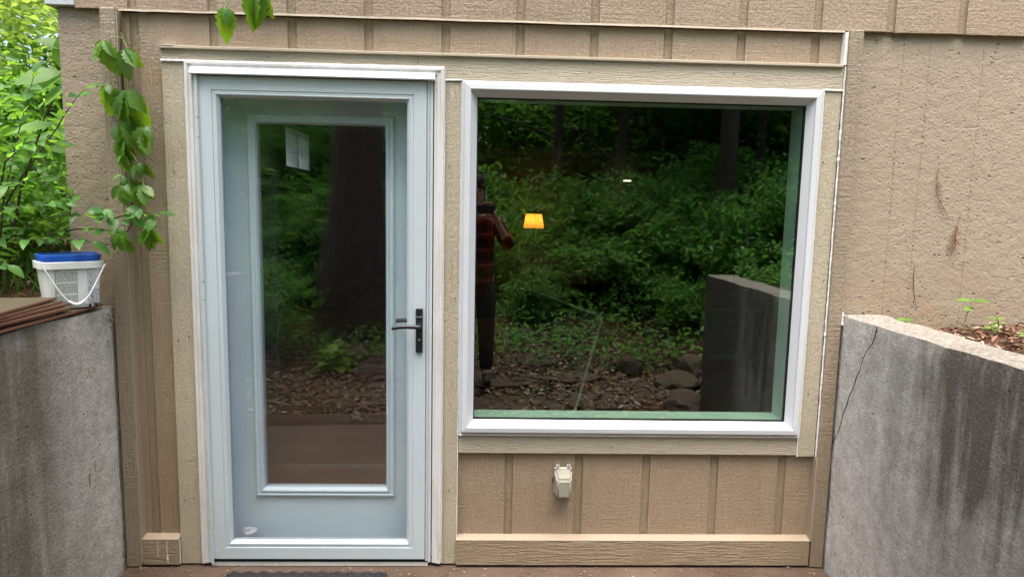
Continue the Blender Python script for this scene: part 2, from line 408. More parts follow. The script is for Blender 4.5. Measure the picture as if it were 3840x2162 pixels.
ys = sorted(set(np.round(np.concatenate([np.arange(-9, 4.01, .14), [.05, .12, -1.40, -1.44, -1.70, -1.74], [-90, -60, -45, -35, -28, -22, -17, -13, -11, 5, 6, 8, 11, 15, 20, 28, 40, 60, 90]]), 3)))
gx, gy = np.meshgrid(xs, ys)
gz = gh(gx, gy)
nx, ny = len(xs), len(ys)
mb = MB(); mb.v = list(zip(gx.ravel().tolist(), gy.ravel().tolist(), gz.ravel().tolist()))
mb.f = [(j*nx+i, j*nx+i+1, (j+1)*nx+i+1, (j+1)*nx+i) for j in range(ny-1) for i in range(nx-1)]
ground = mb.build('ground', M['soil'], kind='structure')
mb = MB()
pts = [(-1.545, .015), (1.522, .015), (1.522, -1.92), (.9, -1.97), (.1, -1.9), (-.7, -1.96), (-1.545, -1.9)]
mb.slab(pts, -.12, 0.0)
patio = mb.build('patio', M['patio'], kind='structure')
path = empty('path'); path['kind'] = 'structure'
for (sx, sy, r, k) in [(.30, -2.45, .36, 0), (-.35, -2.5, .32, 1), (.95, -2.62, .38, 2), (.05, -3.15, .38, 3), (.7, -3.3, .30, 4), (1.5, -2.95, .34, 5), (-.7, -3.1, .30, 6), (.35, -3.85, .36, 7), (-.35, -3.8, .30, 8), (1.15, -3.9, .27, 9), (-1.1, -2.55, .3, 10)]:
    rr = random.Random(k); n = 9
    a0 = rr.random()*6
    P_ = [(sx+r*rr.uniform(.75, 1.1)*math.cos(a0+2*math.pi*i/n)*1.2, sy+r*rr.uniform(.75, 1.1)*math.sin(a0+2*math.pi*i/n)*.8) for i in range(n)]
    z = float(gh(sx, sy)); MB().slab(P_, z-.05, z+.012).build('flagstone', M['stone'], path)

# ------------------------------------------------------------------ house
house = empty('house', (0, 0, 0), 0, 'tan painted house wall with ribbed wood siding, glass door and large picture window', 'house')
def P(mb, name, mat, smooth=False, label=None, parent=None):
    return mb.build(name, mat, parent or house, smooth, label)
G = [-1.437, -1.122, -.81, -.502, -.19, .114, .418, .725, 1.03, 1.342, 1.65, 1.952, 2.257, 2.562]
GW = .0185
# wall core round the two openings (plaster faces the room)
M['plaster'] = plain('room plaster', (.16, .15, .135), .9, .2, var=.05)
for (x0, x1, z0, z1) in [(-1.60, -1.213, 0, 2.335), (-1.213, -.225, 2.10, 2.335), (-.225, -.07, 0, 2.335), (-.07, 1.342, 2.05, 2.335), (-.07, 1.342, .02, .655), (1.342, 1.60, 0, 2.335)]:
    P(MB().box(x0, x1, .0225, .118, z0, z1), 'wall_core', M['plaster'])
# siding between the posts: boards and recessed grooves
def board(pts, y=0.0, th=.022, name='siding_board', mat='siding'):
    mb = MB(); n = len(pts)
    cx = sum(p[0] for p in pts)/n; cz = sum(p[1] for p in pts)/n
    mb.poly(pts, y, y+th); return P(mb, name, M[mat])
edges = [-1.50] + G[:10] + [1.452]
# short boards above the header
for a, b in zip(edges[1:-1], edges[2:]):
    x0 = a+GW; x1 = b-GW if b in G else b
    if a == G[0]:
        board([(x0, .128), (-1.326, .128), (-1.326, 2.196), (x1, 2.196), (x1, 2.327), (x0, 2.327)])
    else:
        board([(x0, 2.196), (x1, 2.196), (x1, 2.327), (x0, 2.327)])
board([(-1.50, .128), (G[0]-GW, .128), (G[0]-GW, 2.327), (-1.50, 2.327)])
for g in G[:10]:
    z0 = .128 if g < -1.4 else 2.196
    P(MB().box(g-GW, g+GW, .0075, .0222, z0, 2.327), 'groove_strip', M['groove'])
# boards below the window
low = [-.128] + [.103, .413, .714, 1.02, 1.326] + [1.463]
for i, (a, b) in enumerate(zip(low[:-1], low[1:])):
    x0 = a+GW if i else a; x1 = b-GW if i < len(low)-2 else b
    board([(x0, .128), (x1, .128), (x1, .53), (x0, .53)])
for g in low[1:-1]:
    P(MB().box(g-GW, g+GW, .0075, .0222, .128, .53), 'groove_strip', M['groove'])
# upper storey siding, overhanging
UY = -.010
ue = [-1.66] + G + [2.86]
for i, (a, b) in enumerate(zip(ue[:-1], ue[1:])):
    x0 = a+GW if i else a; x1 = b-GW if i < len(ue)-2 else b
    dz = random.uniform(-.002, .002)
    board([(x0, 2.338+dz), (x1, 2.338-dz), (x1, 4.8), (x0, 4.8)], UY, .024)
for g in G:
    P(MB().box(g-GW, g+GW, UY+.0085, UY+.0242, 2.340, 4.8), 'groove_strip', M['groove'])
P(MB().box(-1.775, -1.6605, UY-.004, UY+.16, 2.345, 4.8, .002), 'corner_board', M['galv'], label='pale grey corner board at the upper left')
P(MB().box(-1.765, 4.4, UY+.0245, .6, 2.343, 4.8), 'upper_wall', M['pconc'])
P(MB().box(2.861, 4.4, UY, UY+.0244, 2.343, 4.8), 'siding_board', M['siding'])
P(MB().box(-1.9, 4.6, -.08, 7.5, 4.8, 4.95), 'roof', M['post'])
# flashing strip (a little wavy)
mb = MB(); n = 60
for i in range(n+1):
    x = -1.487 + (1.455+1.487)*i/n
    w = .0022*noise.noise((x*5, 0, 0)) + (.004*noise.noise((x*17, 3, 0)) if x < -.8 else 0)
    mb.v += [(x, -.001, 2.3345+w*.3), (x, -.017+w, 2.336+w), (x, -.019+w, 2.328+w), (x, -.001, 2.3305+w*.3)]
for i in range(n):
    for k in range(4): mb.f.append((4*i+k, 4*i+(k+1) % 4, 4*i+4+(k+1) % 4, 4*i+4+k))
P(mb, 'flashing', M['flash'])
# posts
P(MB().box(-1.549, -1.487, -.042, .02, .004, 2.334, .003), 'corner_post', M['post'])
P(MB().box(-1.4868, -1.481, -.0405, .011, .02, 2.32, .001), 'post_edge', M['ledge'])
P(MB().box(1.466, 1.524, -.042, .02, .004, 2.334, .003), 'corner_post', M['post'])
P(MB().box(1.4595, 1.4658, -.0405, .011, .128, .512, .001), 'post_edge', M['ledge'])
P(MB().box(1.4525, 1.4655, -.03, .011, 2.196, 2.326, .001), 'edge_flashing', M['caulk'])
# concrete piers behind
P(MB().box(-1.742, -1.52, .012, .25, -.3, 2.342), 'concrete_pier', M['pconc'], label='pitted tan painted concrete pier at left corner')
mb = MB()                                          # side wall of the house with a small window opening
for (y0, y1, z0, z1) in [(.25, 2.44, -.3, 2.342), (3.16, 6.8, -.3, 2.342), (2.44, 3.16, -.3, 1.845), (2.44, 3.16, 2.215, 2.342)]: mb.box(-1.742, -1.601, y0, y1, z0, z1)
P(mb, 'side_wall', M['pconc'])
P(MB().box(1.518, 4.4, .012, .25, -.3, 2.342), 'concrete_wall', M['pconc2'], label='tan painted concrete wall with vertical seams on the right')
def seam(x, z0, z1, k, r=.0042):
    mb = MB(); pts = []; rad = []
    z = z0
    while z < z1:
        pts.append((x+.006*noise.noise((k, z*2.3, 0))+.0015*noise.noise((k, z*60, 1)), .0125, z)); rad.append(r*(.55+.9*abs(noise.noise((k, z*45, 7))))); z += .012
    P(mb.tube(pts, rad, 5), 'form_seam', M['pconc2'])
for k, (x, z0) in enumerate([(1.728, 1.16), (1.842, 1.12), (2.075, 1.1)]): seam(x, z0, 2.33, k+3)
# kick boards with bevelled ledge on top
def kick(x0, x1):
    P(MB().box(x0, x1, -.040, .011, .012, .1285, .002), 'kick_board', M['kick'])
    mb = MB(); mb.add([(x0, -.0405, .1288), (x1, -.0405, .1288), (x1, .0, .139), (x0, .0, .139), (x0, -.0405, .1265), (x1, -.0405, .1265), (x1, .0, .1265), (x0, .0, .1265)],
                      [(0, 1, 2, 3), (4, 7, 6, 5), (0, 4, 5, 1), (1, 5, 6, 2), (2, 6, 7, 3), (3, 7, 4, 0)])
    P(mb, 'ledge', M['ledge'])
kick(-1.4805, -1.3265); kick(-.1255, 1.4590)
P(MB().box(-1.5, -1.19, .02, .1, -.02, .012), 'shadow_gap_strip', M['gasket']); P(MB().box(-.2, 1.5, .02, .1, -.02, .012), 'shadow_gap_strip', M['gasket'])  # black strips painting the shadow gap between wall and patio
for (x, z0, z1, r_) in ((-1.415, .05, .122, .0016), (-1.377, .035, .12, .0022), (-1.374, .02, .06, .0028)):
    P(MB().tube([(x+.0015*math.sin(i*1.7), -.0402, z1-(z1-z0)*i/8) for i in range(9)], [r_*(.4+.8*abs(noise.noise((i*.9, x*40, 3)))) for i in range(9)], 5), 'paint_drip', M['caulk'])
# trim boards
TY = -.022
P(MB().box(-1.326, -1.2335, TY, .011, .008, 2.138, .0025), 'trim_board', M['trimv'])
P(MB().box(-.1915, -.1215, TY, .011, .008, 2.090, .0025), 'trim_board', M['trimv'])
P(MB().box(1.3805, 1.460, TY, .011, .513, 2.090, .0025), 'trim_board', M['trimv'])
P(MB().box(-.1205, 1.3765, TY, .011, .519, .604, .0025), 'trim_board', M['trimh'])
P(MB().poly([(-1.326, 2.142), (-.190, 2.142), (-.190, 2.096), (1.459, 2.096), (1.459, 2.186), (-1.326, 2.186)], TY-.002, .011), 'header_board', M['trimh'])
P(MB().box(-1.330, 1.452, -.036, .004, 2.1865, 2.1975, .0015), 'drip_cap', M['cap'])
P(MB().box(-1.330, -1.27, -.0375, .003, 2.1978, 2.2000), 'caulk_bead', M['caulk'])
for (x, z) in [(-1.30, .3), (-1.26, .31), (-1.30, 1.0), (-1.255, 1.02), (-1.29, 1.7), (-.16, .35), (-.14, 1.2), (-.17, 1.75), (1.41, .8), (1.44, 1.3), (1.40, 1.8), (.1, .57), (.55, .55), (1.2, .58), (-.9, 2.165), (-.3, 2.16), (.4, 2.14), (1.0, 2.15)]:
    P(MB().lathe([(.0026, TY-.0035), (.0026, TY-.0019)], (x, 0, z), 8, 'y'), 'nail_head', M['gasket'])
# caulk
def caulk(a, b, r, k):
    a = Vector(a); b = Vector(b); L = (b-a).length; n = max(4, int(L/.014)); pts = []; rad = []
    for i in range(n+1):
        q = a.lerp(b, i/n); s = i*.31+k*9.1
        pts.append(q + Vector((.0018*noise.noise((s, 0, 1)), 0, .0018*noise.noise((s, 5, 1))))); rad.append(r*(.7+.9*abs(noise.noise((s*1.7, 2, k)))))
    P(MB().tube(pts, rad, 6), 'caulk_bead', M['caulk'])
for k, (a, b, r) in enumerate([((1.4625, -.028, .515), (1.4625, -.028, 2.19), .0048), ((-1.325, -.024, 2.141), (-1.233, -.026, 2.141), .0055), ((-1.233, -.030, 2.1425), (-.19, -.030, 2.1425), .0032),
        ((-.190, -.024, 2.094), (-.122, -.026, 2.094), .0045), ((1.38, -.025, 2.094), (1.462, -.025, 2.094), .0045), ((-.1235, -.024, .02), (-.1235, -.024, .60), .0024), ((-.1235, -.0235, .60), (-.1215, -.0235, 2.09), .0026),
        ((1.3785, -.024, .515), (1.3785, -.024, .605), .0040), ((-1.3262, -.03, .012), (-1.3262, -.03, .125), .0026), ((-.1905, -.030, .02), (-.1905, -.030, 2.14), .0026), ((1.3802, -.030, .61), (1.3802, -.030, 2.09), .0018),
        ((-1.2332, -.028, .9), (-1.2332, -.028, 2.14), .0020), ((1.529, -.035, 1.11), (1.529, -.035, 1.165), .006), ((-.12, -.034, .6055), (1.378, -.034, .6055), .0022)]):
    caulk(a, b, r, k)

# ------------------------------------------------------------------ door
mould = sides(-1.232, -.1925, .018, 2.1405, [(0, .006), (0, -.034), (.004, -.038), (.012, -.038), (.016, -.0335), (.028, -.033), (.031, -.029), (.040, -.028), (.042, -.004), (.042, .006)], 'LRT')
bmo = P(mould['L'], 'brick_mould', M['mould'])
for k in 'RT': P(mould[k], 'brick_mould', M['mould'])
# frame of the storm door
P(MB().box(-1.1895, -1.1845, -.041, .01, .02, 2.088, .001), 'door_frame', M['alu'])
P(MB().box(-.2585, -.2515, -.038, .01, .03, 2.088, .001), 'door_frame', M['alu'])
P(MB().box(-.2510, -.2375, -.031, .01, .02, 2.09, .001), 'door_frame', M['vinyl'])
P(MB().box(-.2600, -.2588, -.0395, -.03, .03, 2.082), 'door_frame', M['vinyl'])
mb = MB(); n = 1
prof = [(-.0, 2.0865), (-.060, 2.0865), (-.061, 2.090), (-.054, 2.0935), (-.050, 2.108), (-.045, 2.1105), (-.044, 2.1165), (-.036, 2.119), (0, 2.119)]
V = [(-1.204, y, z) for y, z in prof] + [(-.229, y, z) for y, z in prof]; n = len(prof)
mb.add(V, [tuple(range(n)), tuple(range(2*n-1, n-1, -1))] + [(i, (i+1) % n, (i+1) % n+n, i+n) for i in range(n)])
P(mb, 'rain_drip', M['vinyl'])
P(MB().box(-1.190, -.25, -.030, .09, .003, .017), 'threshold', M['mould'])
P(MB().box(-1.19, -.25, -.020, .09, .0172, .037), 'dark_gap_strip', M['gasket'])  # black filler standing in for the dark gap below the door
# jamb
for (x0, x1) in ((-1.212, -1.182), (-.256, -.226)): P(MB().box(x0, x1, .0125, .1175, .03, 2.099), 'door_jamb', M['door'])
P(MB().box(-1.1815, -.2565, .0125, .1175, 2.072, 2.0985), 'door_jamb', M['door'])
# hinge rail : segments
for (z0, z1) in ((.022, .183), (.186, .262), (.265, 1.176), (1.179, 1.252), (1.255, 1.838), (1.841, 1.918), (1.921, 2.084)):
    P(MB().tube([(-1.1815, -.043, z0), (-1.1815, -.043, z1)], .0062, 8), 'hinge_segment', M['alu'], smooth=True)
# storm door
st = sides(-1.1785, -.2625, .0385, 2.083, [(0, .004), (0, -.037), (.0015, -.0385), (.0525, -.0385), (.0535, -.0368), (.0535, .004)], 'LRTB')
storm = MB()
for k in 'LRTB': storm.add(st[k].v, st[k].f)
storm = P(storm, 'storm_door', M['alu'], label='white full view storm door with black lever handle')
bd = sides(-1.1247, -.3163, .0923, 2.0292, [(0, .0), (0, -.0355), (.001, -.0365), (.0115, -.0365), (.0135, -.038), (.017, -.0375), (.0275, -.0225), (.0275, 0)], 'LRTB')
for k in 'LRTB': P(bd[k], 'glazing_bead', M['alu'], parent=storm)
P(MB().box(-1.103, -.338, -.0205, -.0165, .1145, 2.0075), 'glass_pane', M['glass_storm'], parent=storm)
# handle
P(MB().box(-.3035, -.2745, -.0500, -.0388, .968, 1.158, .0025), 'handle_plate', M['black'], parent=storm)
hp = [(-.2885, -.045, 1.083), (-.2885, -.075, 1.083), (-.2905, -.084, 1.083), (-.305, -.088, 1.0835), (-.335, -.089, 1.0845), (-.365, -.088, 1.083), (-.398, -.085, 1.078)]
P(MB().tube(hp, [.0115, .0105, .0098, .0085, .0082, .0085, .0088], 12), 'lever_handle', M['black'], smooth=True, parent=storm)
P(MB().lathe([(.013, -.058), (.013, -.0495)], (-.2885, 0, 1.083), 18, 'y'), 'lever_collar', M['black'], smooth=True, parent=storm)
P(MB().tube([(-.29, -.0, 1.083), (-.292, .045, 1.083), (-.305, .055, 1.084), (-.34, .056, 1.087), (-.372, .055, 1.088), (-.400, .054, 1.086)], [.01, .0095, .009, .0088, .0088, .009], 12), 'inner_lever', M['black'], smooth=True, parent=storm)
kh = MB().lathe([(.0085, -.0512), (.0085, -.0498)], (-.2885, 0, 1.021), 16, 'y'); kh.box(-.2930, -.2840, -.0512, -.0498, 1.000, 1.021)
P(kh, 'keyhole', M['gasket'], parent=storm)
P(MB().lathe([(.0055, -.0522), (.0055, -.0513)], (-.2885, 0, 1.0235), 12, 'y'), 'key_cylinder', plain('steel', (.35, .34, .33), .4, .5, .8), parent=storm)
tc = bpy.data.curves.new('maker_text', 'FONT'); tc.body = 'Andersen'; tc.size = .0062; tc.align_x = 'CENTER'; tc.extrude = .0002
to = bpy.data.objects.new('plate_lettering', tc); link(to); bpy.context.view_layer.update()
tme = bpy.data.meshes.new_from_object(to.evaluated_get(bpy.context.evaluated_depsgraph_get())); bpy.data.objects.remove(to)
to = bpy.data.objects.new('plate_lettering', tme); link(to, storm); to.location = (-.289, -.0504, 1.1195); to.rotation_euler = (R(90), 0, 0)
tme.materials.clear(); tme.materials.append(plain('plate print', (.6, .6, .62), .5))
# little white bracket of the closer behind the glass
mb = MB().lathe([(.030, .126), (.030, .134), (.016, .137), (.014, .1375)], (-1.045, .035, 0), 20); mb.lathe([(.014, .1376), (.014, .147), (.012, .149)], (-1.055, .03, 0), 16)
P(mb, 'closer_bracket', M['vinyl'], smooth=True, parent=storm)
# entry door behind
entry = MB()
for (x0, x1, z0, z1) in [(-1.180, -1.035, .032, 2.07), (-.411, -.258, .032, 2.07), (-1.035, -.411, .032, .268), (-1.035, -.411, 1.958, 2.07)]: entry.box(x0, x1, .100, .142, z0, z1)
entry = P(entry, 'entry_door', M['door'], label='pale entry door behind the storm door with long glass panel')
lm = sides(-1.036, -.410, .267, 1.959, [(0, .102), (0, .094), (.006, .086), (.012, .085), (.016, .089), (.022, .089), (.027, .083), (.033, .084), (.040, .096), (.040, .14), (0, .14)], 'LRTB')
for k in 'LRTB': P(lm[k], 'lite_moulding', M['door'], parent=entry)
P(MB().box(-1.000, -.446, .112, .118, .303, 1.923), 'glass_pane', M['glass_door'], parent=entry)

# ------------------------------------------------------------------ picture window
wp = [(0, .008), (0, -.030), (.003, -.034), (.011, -.034), (.013, -.044), (.016, -.047), (.034, -.049), (.038, -.047), (.040, -.040), (.0625, -.012), (.0625, .008)]
ws = sides(-.1205, 1.3795, .6065, 2.0935, wp, 'LRTB')
win = MB()
for k in 'LRTB': win.add(ws[k].v, ws[k].f)
win = P(win, 'picture_window', M['vinyl'], label='large white framed picture window reflecting the woods')
gs = sides(-.0585, 1.3175, .6685, 2.0315, [(0, .006), (0, -.011), (.005, -.010), (.005, .006)], 'LRTB')
for k in 'LRTB': P(gs[k], 'gasket', M['gasket'], parent=win)
P(MB().box(-.056, 1.315, -.0065, -.0025, .671, 2.029), 'glass_pane', M['glass_win'], parent=win)
jm = plain('inner window jamb', (.74, .75, .72), .5, .3, var=.02)
for (x0, x1, z0, z1, nm) in [(-.069, -.060, .66, 2.04, 'inner_jamb'), (1.318, 1.3415, .66, 2.04, 'inner_jamb'), (-.0598, 1.3178, .656, .6695, 'inner_sill'), (-.0598, 1.3178, 2.0305, 2.049, 'inner_jamb')]:
    P(MB().box(x0, x1, .009, .125, z0, z1), nm, jm, parent=win)
for x in (.0, 1.27): P(MB().box(x-.012, x+.012, -.0352, -.0335, .6135, .6150), 'weep_slot', M['gasket'], parent=win)

# ------------------------------------------------------------------ weatherproof outlet cover
t = NT('milky cover plastic'); cc = t.mix(t.noise(t.pos(), 20, 4), (.36, .34, .27), (.50, .48, .41))
pl = t.n('ShaderNodeBsdfPrincipled'); t.set(pl.inputs['Base Color'], cc); pl.inputs['Roughness'].default_value = .12; pl.inputs['Transmission Weight'].default_value = .35
pl.inputs['IOR'].default_value = 1.35
M['cover'] = t.done(pl.outputs[0])
oc = MB().box(.302, .382, -.012, -.0005, .335, .452, .004)
oc = P(oc, 'outlet_cover', plain('grey cover base', (.42, .38, .32), .4), label='milky plastic bubble cover over an outlet')
bm = bmesh.new(); bmesh.ops.create_cube(bm, size=1)
for v in bm.verts:
    f = v.co.y < 0
    xx = .342 + v.co.x*(.062 if f else .080); zz = (.396 + v.co.z*.116) if not f else ((.418 if v.co.z > 0 else .333))
    v.co = Vector((xx, -.0700 if f else -.0125, zz))
bmesh.ops.bevel(bm, geom=bm.edges[:], offset=.009, segments=3, affect='EDGES')
mb = MB(); bm.verts.index_update(); mb.add([v.co[:] for v in bm.verts], [[v.index for v in f.verts] for f in bm.faces]); bm.free()
P(mb, 'bubble_lid', M['cover'], smooth=True, parent=oc)
for x in (.318, .366):
    P(MB().box(x-.006, x-.002, -.024, -.0005, .4525, .466, .001), 'hinge_ear', M['vinyl'], parent=oc)
    P(MB().box(x+.002, x+.006, -.024, -.0005, .4525, .466, .001), 'hinge_ear', M['vinyl'], parent=oc)
    P(MB().tube([(x-.002, -.018, .459), (x+.002, -.018, .459)], .004, 8), 'hinge_pin', M['gasket'], parent=oc)
P(MB().box(.297, .3015, -.014, -.001, .385, .405), 'latch', plain('rusty latch', (.12, .04, .03), .6), parent=oc)

# ------------------------------------------------------------------ retaining walls
def conc_wall(x0, x1, y0, y1, z0, z1, mat, label, inner):
    """subdivided block with worn edges"""
    st = .05
    nx_, ny_, nz_ = max(2, int((x1-x0)/st)), int((y1-y0)/st), int((z1-z0)/st)
    bm = bmesh.new(); vd = {}
    def vert(i, j, k):
        if (i, j, k) not in vd:
            x = x0+(x1-x0)*i/nx_; y = y0+(y1-y0)*j/ny_; z = z0+(z1-z0)*k/nz_
            ed = (i in (0, nx_)) + (j in (0, ny_)) + (k == nz_)
            v = Vector((x, y, z))
            nn = noise.noise_vector(v*9)
            v += nn*(.0025 if ed < 2 else .005)
            if ed >= 2:
                w = .006*abs(noise.noise(v*23))+.003
                if k == nz_: v.z -= w
                if i == 0: v.x += w
                if i == nx_: v.x -= w
            if k == nz_: v.z += .006*noise.noise(v*5)
            vd[(i, j, k)] = bm.verts.new(v)
        return vd[(i, j, k)]
    for j in range(ny_):
        for k in range(nz_):
            for i in (0, nx_): bm.faces.new([vert(i, j, k), vert(i, j+1, k), vert(i, j+1, k+1), vert(i, j, k+1)])
    for i in range(nx_):
        for k in range(nz_):
            for j in (0, ny_): bm.faces.new([vert(i, j, k), vert(i+1, j, k), vert(i+1, j, k+1), vert(i, j, k+1)])
        for j in range(ny_):
            for k in (0, nz_): bm.faces.new([vert(i, j, k), vert(i+1, j, k), vert(i+1, j+1, k), vert(i, j+1, k)])
    bmesh.ops.recalc_face_normals(bm, faces=bm.faces[:])
    me = bpy.data.meshes.new('retaining_wall'); bm.to_mesh(me); bm.free(); me.materials.append(M[mat])
    me.polygons.foreach_set('use_smooth', [True]*len(me.polygons)); me.set_sharp_from_angle(angle=R(50))
    o = bpy.data.objects.new('retaining_wall', me); link(o); return tag(o, label, 'wall')
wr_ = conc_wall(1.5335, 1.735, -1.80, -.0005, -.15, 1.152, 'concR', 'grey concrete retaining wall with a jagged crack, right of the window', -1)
wl_ = conc_wall(-1.765, -1.5655, -1.50, -.0005, -.15, 1.146, 'concL', 'stained concrete retaining wall under the bucket, left of the door', 1)
for q in (wr_, wl_): q['group'] = 'retaining walls flanking the entrance'
# crack in the right wall
ck = [(-.287, 1.143), (-.28, 1.105), (-.262, 1.07), (-.245, 1.055), (-.225, 1.03), (-.205, .985), (-.195, .95), (-.175, .92), (-.16, .87), (-.135, .83), (-.118, .78), (-.10, .745), (-.088, .70), (-.075, .66), (-.06, .63), (-.04, .60), (-.028, .575)]
mb = MB(); pts = []
for i in range(len(ck)-1):
    for s in range(5):
        f = s/5; y = ck[i][0]*(1-f)+ck[i+1][0]*f; z = ck[i][1]*(1-f)+ck[i+1][1]*f
        q = (i*5+s); pts.append((1.5322, y+.006*noise.noise((q*.9, 1, 0)), z+.003*noise.noise((q*.7, 9, 0))))
mb.tube(pts, [.0026*(.5+1.0*abs(noise.noise((i*.37, 4, 4)))) for i in range(len(pts))], 5)
P(mb, 'crack', M['gasket'], parent=wr_)
for (yy, z0, z1, par, x) in ((-.055, .02, 1.12, wr_, 1.5325), (-.045, .35, 1.13, wl_, -1.5645)):
    pts = []; rad = []; z = z0
    while z < z1: pts.append((x, yy+.004*noise.noise((z*3, 2, x)), z)); rad.append(.0028*(.4+abs(noise.noise((z*40, 8, x))))); z += .013
    P(MB().tube(pts, rad, 5), 'form_seam', M['concR'] if x > 0 else M['concL'], parent=par)
# broken notch / aggregate at the corner of the left wall
M['aggr'] = plain('broken aggregate', (.30, .27, .23), .9, .2, var=.5, scale=70)
mb = MB()
for i in range(38):
    c0 = Vector((-1.5655+random.uniform(-.012, .004), -.05+random.gauss(0, .012), 1.12-abs(random.gauss(0, .045))))
    s_ = random.uniform(.003, .007); mb.box(-s_, s_, -s_, s_, -s_*.8, s_*.8, s_*.4, Matrix.Translation(c0) @ Matrix.Rotation(random.random()*3, 4, (random.random(), random.random(), 1)))
P(mb, 'loose_aggregate', M['aggr'], parent=wl_)['kind'] = 'stuff'
# rust streaks on the left wall
t = NT('rust'); M['rust'] = t.done(t.bsdf(t.mix(t.noise(t.pos(), 60, 3), (.20, .055, .015), (.36, .15, .05)), .9, .1))
for (y, z0, z1, w) in ((-.245, .45, .505, .0019), (-.205, .50, .53, .0011)):
    pts = [(-1.5648, y+.002*math.sin(i*2.1), z1-(z1-z0)*i/8) for i in range(9)]
    P(MB().tube(pts, [w*(1.3-.13*i) for i in range(9)], 5), 'rust_streak', M['rust'], parent=wl_)

# ------------------------------------------------------------------ doormat
mb = MB(); pts = []
n = 64
for i in range(n+1):
    x = -1.085+.665*i/n; pts.append((x, -.092+.008*math.sin(i*1.05)+.004*noise.noise((i*.6, 0, 0))))
pts += [(-.415, -.11), (-.405, -.55), (-1.1, -.55), (-1.097, -.12)]
mat_ = MB().slab(pts, .002, .010).build('doormat', M['rubber'], None, label='black rubber doormat with scalloped edge on the patio', cat='doormat')
MB().slab([(-1.065, -.112), (-.44, -.112), (-.44, -.535), (-1.065, -.535)], .0105, .017).build('tread_pile', M['rubber'], mat_)

# ------------------------------------------------------------------ stack of tiles on the left wall
t = NT('terracotta tile'); p = t.pos(); nz = t.sep(t.n('ShaderNodeNewGeometry').outputs['Normal'])[2]
side_c = t.mix(t.noise(t.map(p, (6, 6, 200)), 1, 3), (.16, .055, .032), (.29, .12, .078))
top_c = t.mix(t.noise(p, 11, 5, .6), (.045, .036, .02), (.10, .077, .045))
M['tile'] = t.done(t.bsdf(t.mix(t.mapr(nz, .5, .8), side_c, top_c), .6, .35, 0, t.bump(t.noise(p, 70, 3), .5, .002)))
tile_me = MB().box(-.30, .30, -.10, .10, 0, .0095, .0012).mesh('floor_tile', M['tile'])
# (right end y, inner shift x, rotation, label)
stack = [(-.085, -.003, 92.0, 'lowest brown floor tile of the stack, running under the white bucket'),
         (-.37, -.010, 88.6, 'short brown floor tile lying second from the bottom of the stack'),
         (-.305, .004, 92.0, 'brown floor tile third from the bottom of the stack on the wall'),
         (-.285, -.008, 93.4, 'brown floor tile fourth from the bottom, jutting furthest towards the bucket'),
         (-.305, -.016, 96.0, 'brown floor tile second from the top of the stack'),
         (-.325, -.024, 98.2, 'topmost brown floor tile with an olive upper face, on the wall')]
z = 1.1515
for (ye, dx, rot, lab) in stack:
    o = bpy.data.objects.new('floor_tile', tile_me); link(o)
    o.location = (-1.664+dx+.3*math.sin(R(rot-90))*.6, ye-.30, z); o.rotation_euler = (R(random.uniform(-.4, .4)), R(random.uniform(-.3, .3)), R(rot))
    tag(o, lab, 'tile', 'floor tiles stacked on the left wall'); z += .0112

# ------------------------------------------------------------------ bucket
bk = empty('bucket', (-1.640, -.175, 1.1665), R(42), 'white square plastic bucket with blue lid and printed label on the wall', 'bucket')
M['pail'] = plain('white pail plastic', (.70, .71, .69), .4, .4, var=.07, scale=9)
M['blue'] = plain('blue lid plastic', (.01, .075, .42), .35, .5, var=.2, scale=12)
def sq_ring(h, z, e=5.0, n=48, asp=.9):
    out = []
    for k in range(n):
        t_ = 2*math.pi*k/n; c_, s_ = math.cos(t_), math.sin(t_)
        out.append((h*math.copysign(abs(c_)**(2/e), c_), h*asp*math.copysign(abs(s_)**(2/e), s_), z))
    return out
def loft(rings, caps=True, n=48):
    mb = MB(); V = [p_ for r_ in rings for p_ in r_]; F = []
    for i in range(len(rings)-1):
        for k in range(n): F.append((i*n+k, i*n+(k+1) % n, (i+1)*n+(k+1) % n, (i+1)*n+k))
    if caps: F += [tuple(range(n-1, -1, -1)), tuple(range((len(rings)-1)*n, len(rings)*n))]
    return mb.add(V, F)
loft([sq_ring(.100, 0), sq_ring(.104, .004), sq_ring(.106, .014), sq_ring(.1085, .0145), sq_ring(.126, .158), sq_ring(.126, .178)]).build('pail_body', M['pail'], bk, True)
loft([sq_ring(.1265, .152), sq_ring(.137, .153), sq_ring(.138, .178), sq_ring(.1265, .179)], False).build('rim_band', M['pail'], bk, True)
loft([sq_ring(.124, .178), sq_ring(.124, .186), sq_ring(.1275, .187), sq_ring(.1285, .192), sq_ring(.1275, .204), sq_ring(.121, .205), sq_ring(.118, .199)]).build('lid', M['blue'], bk, True)
# little feet notches
for x in (.062, .088): MB().box(x-.004, x+.005, -.0965, -.09, -.001, .013).build('base_notch', M['gasket'], bk)
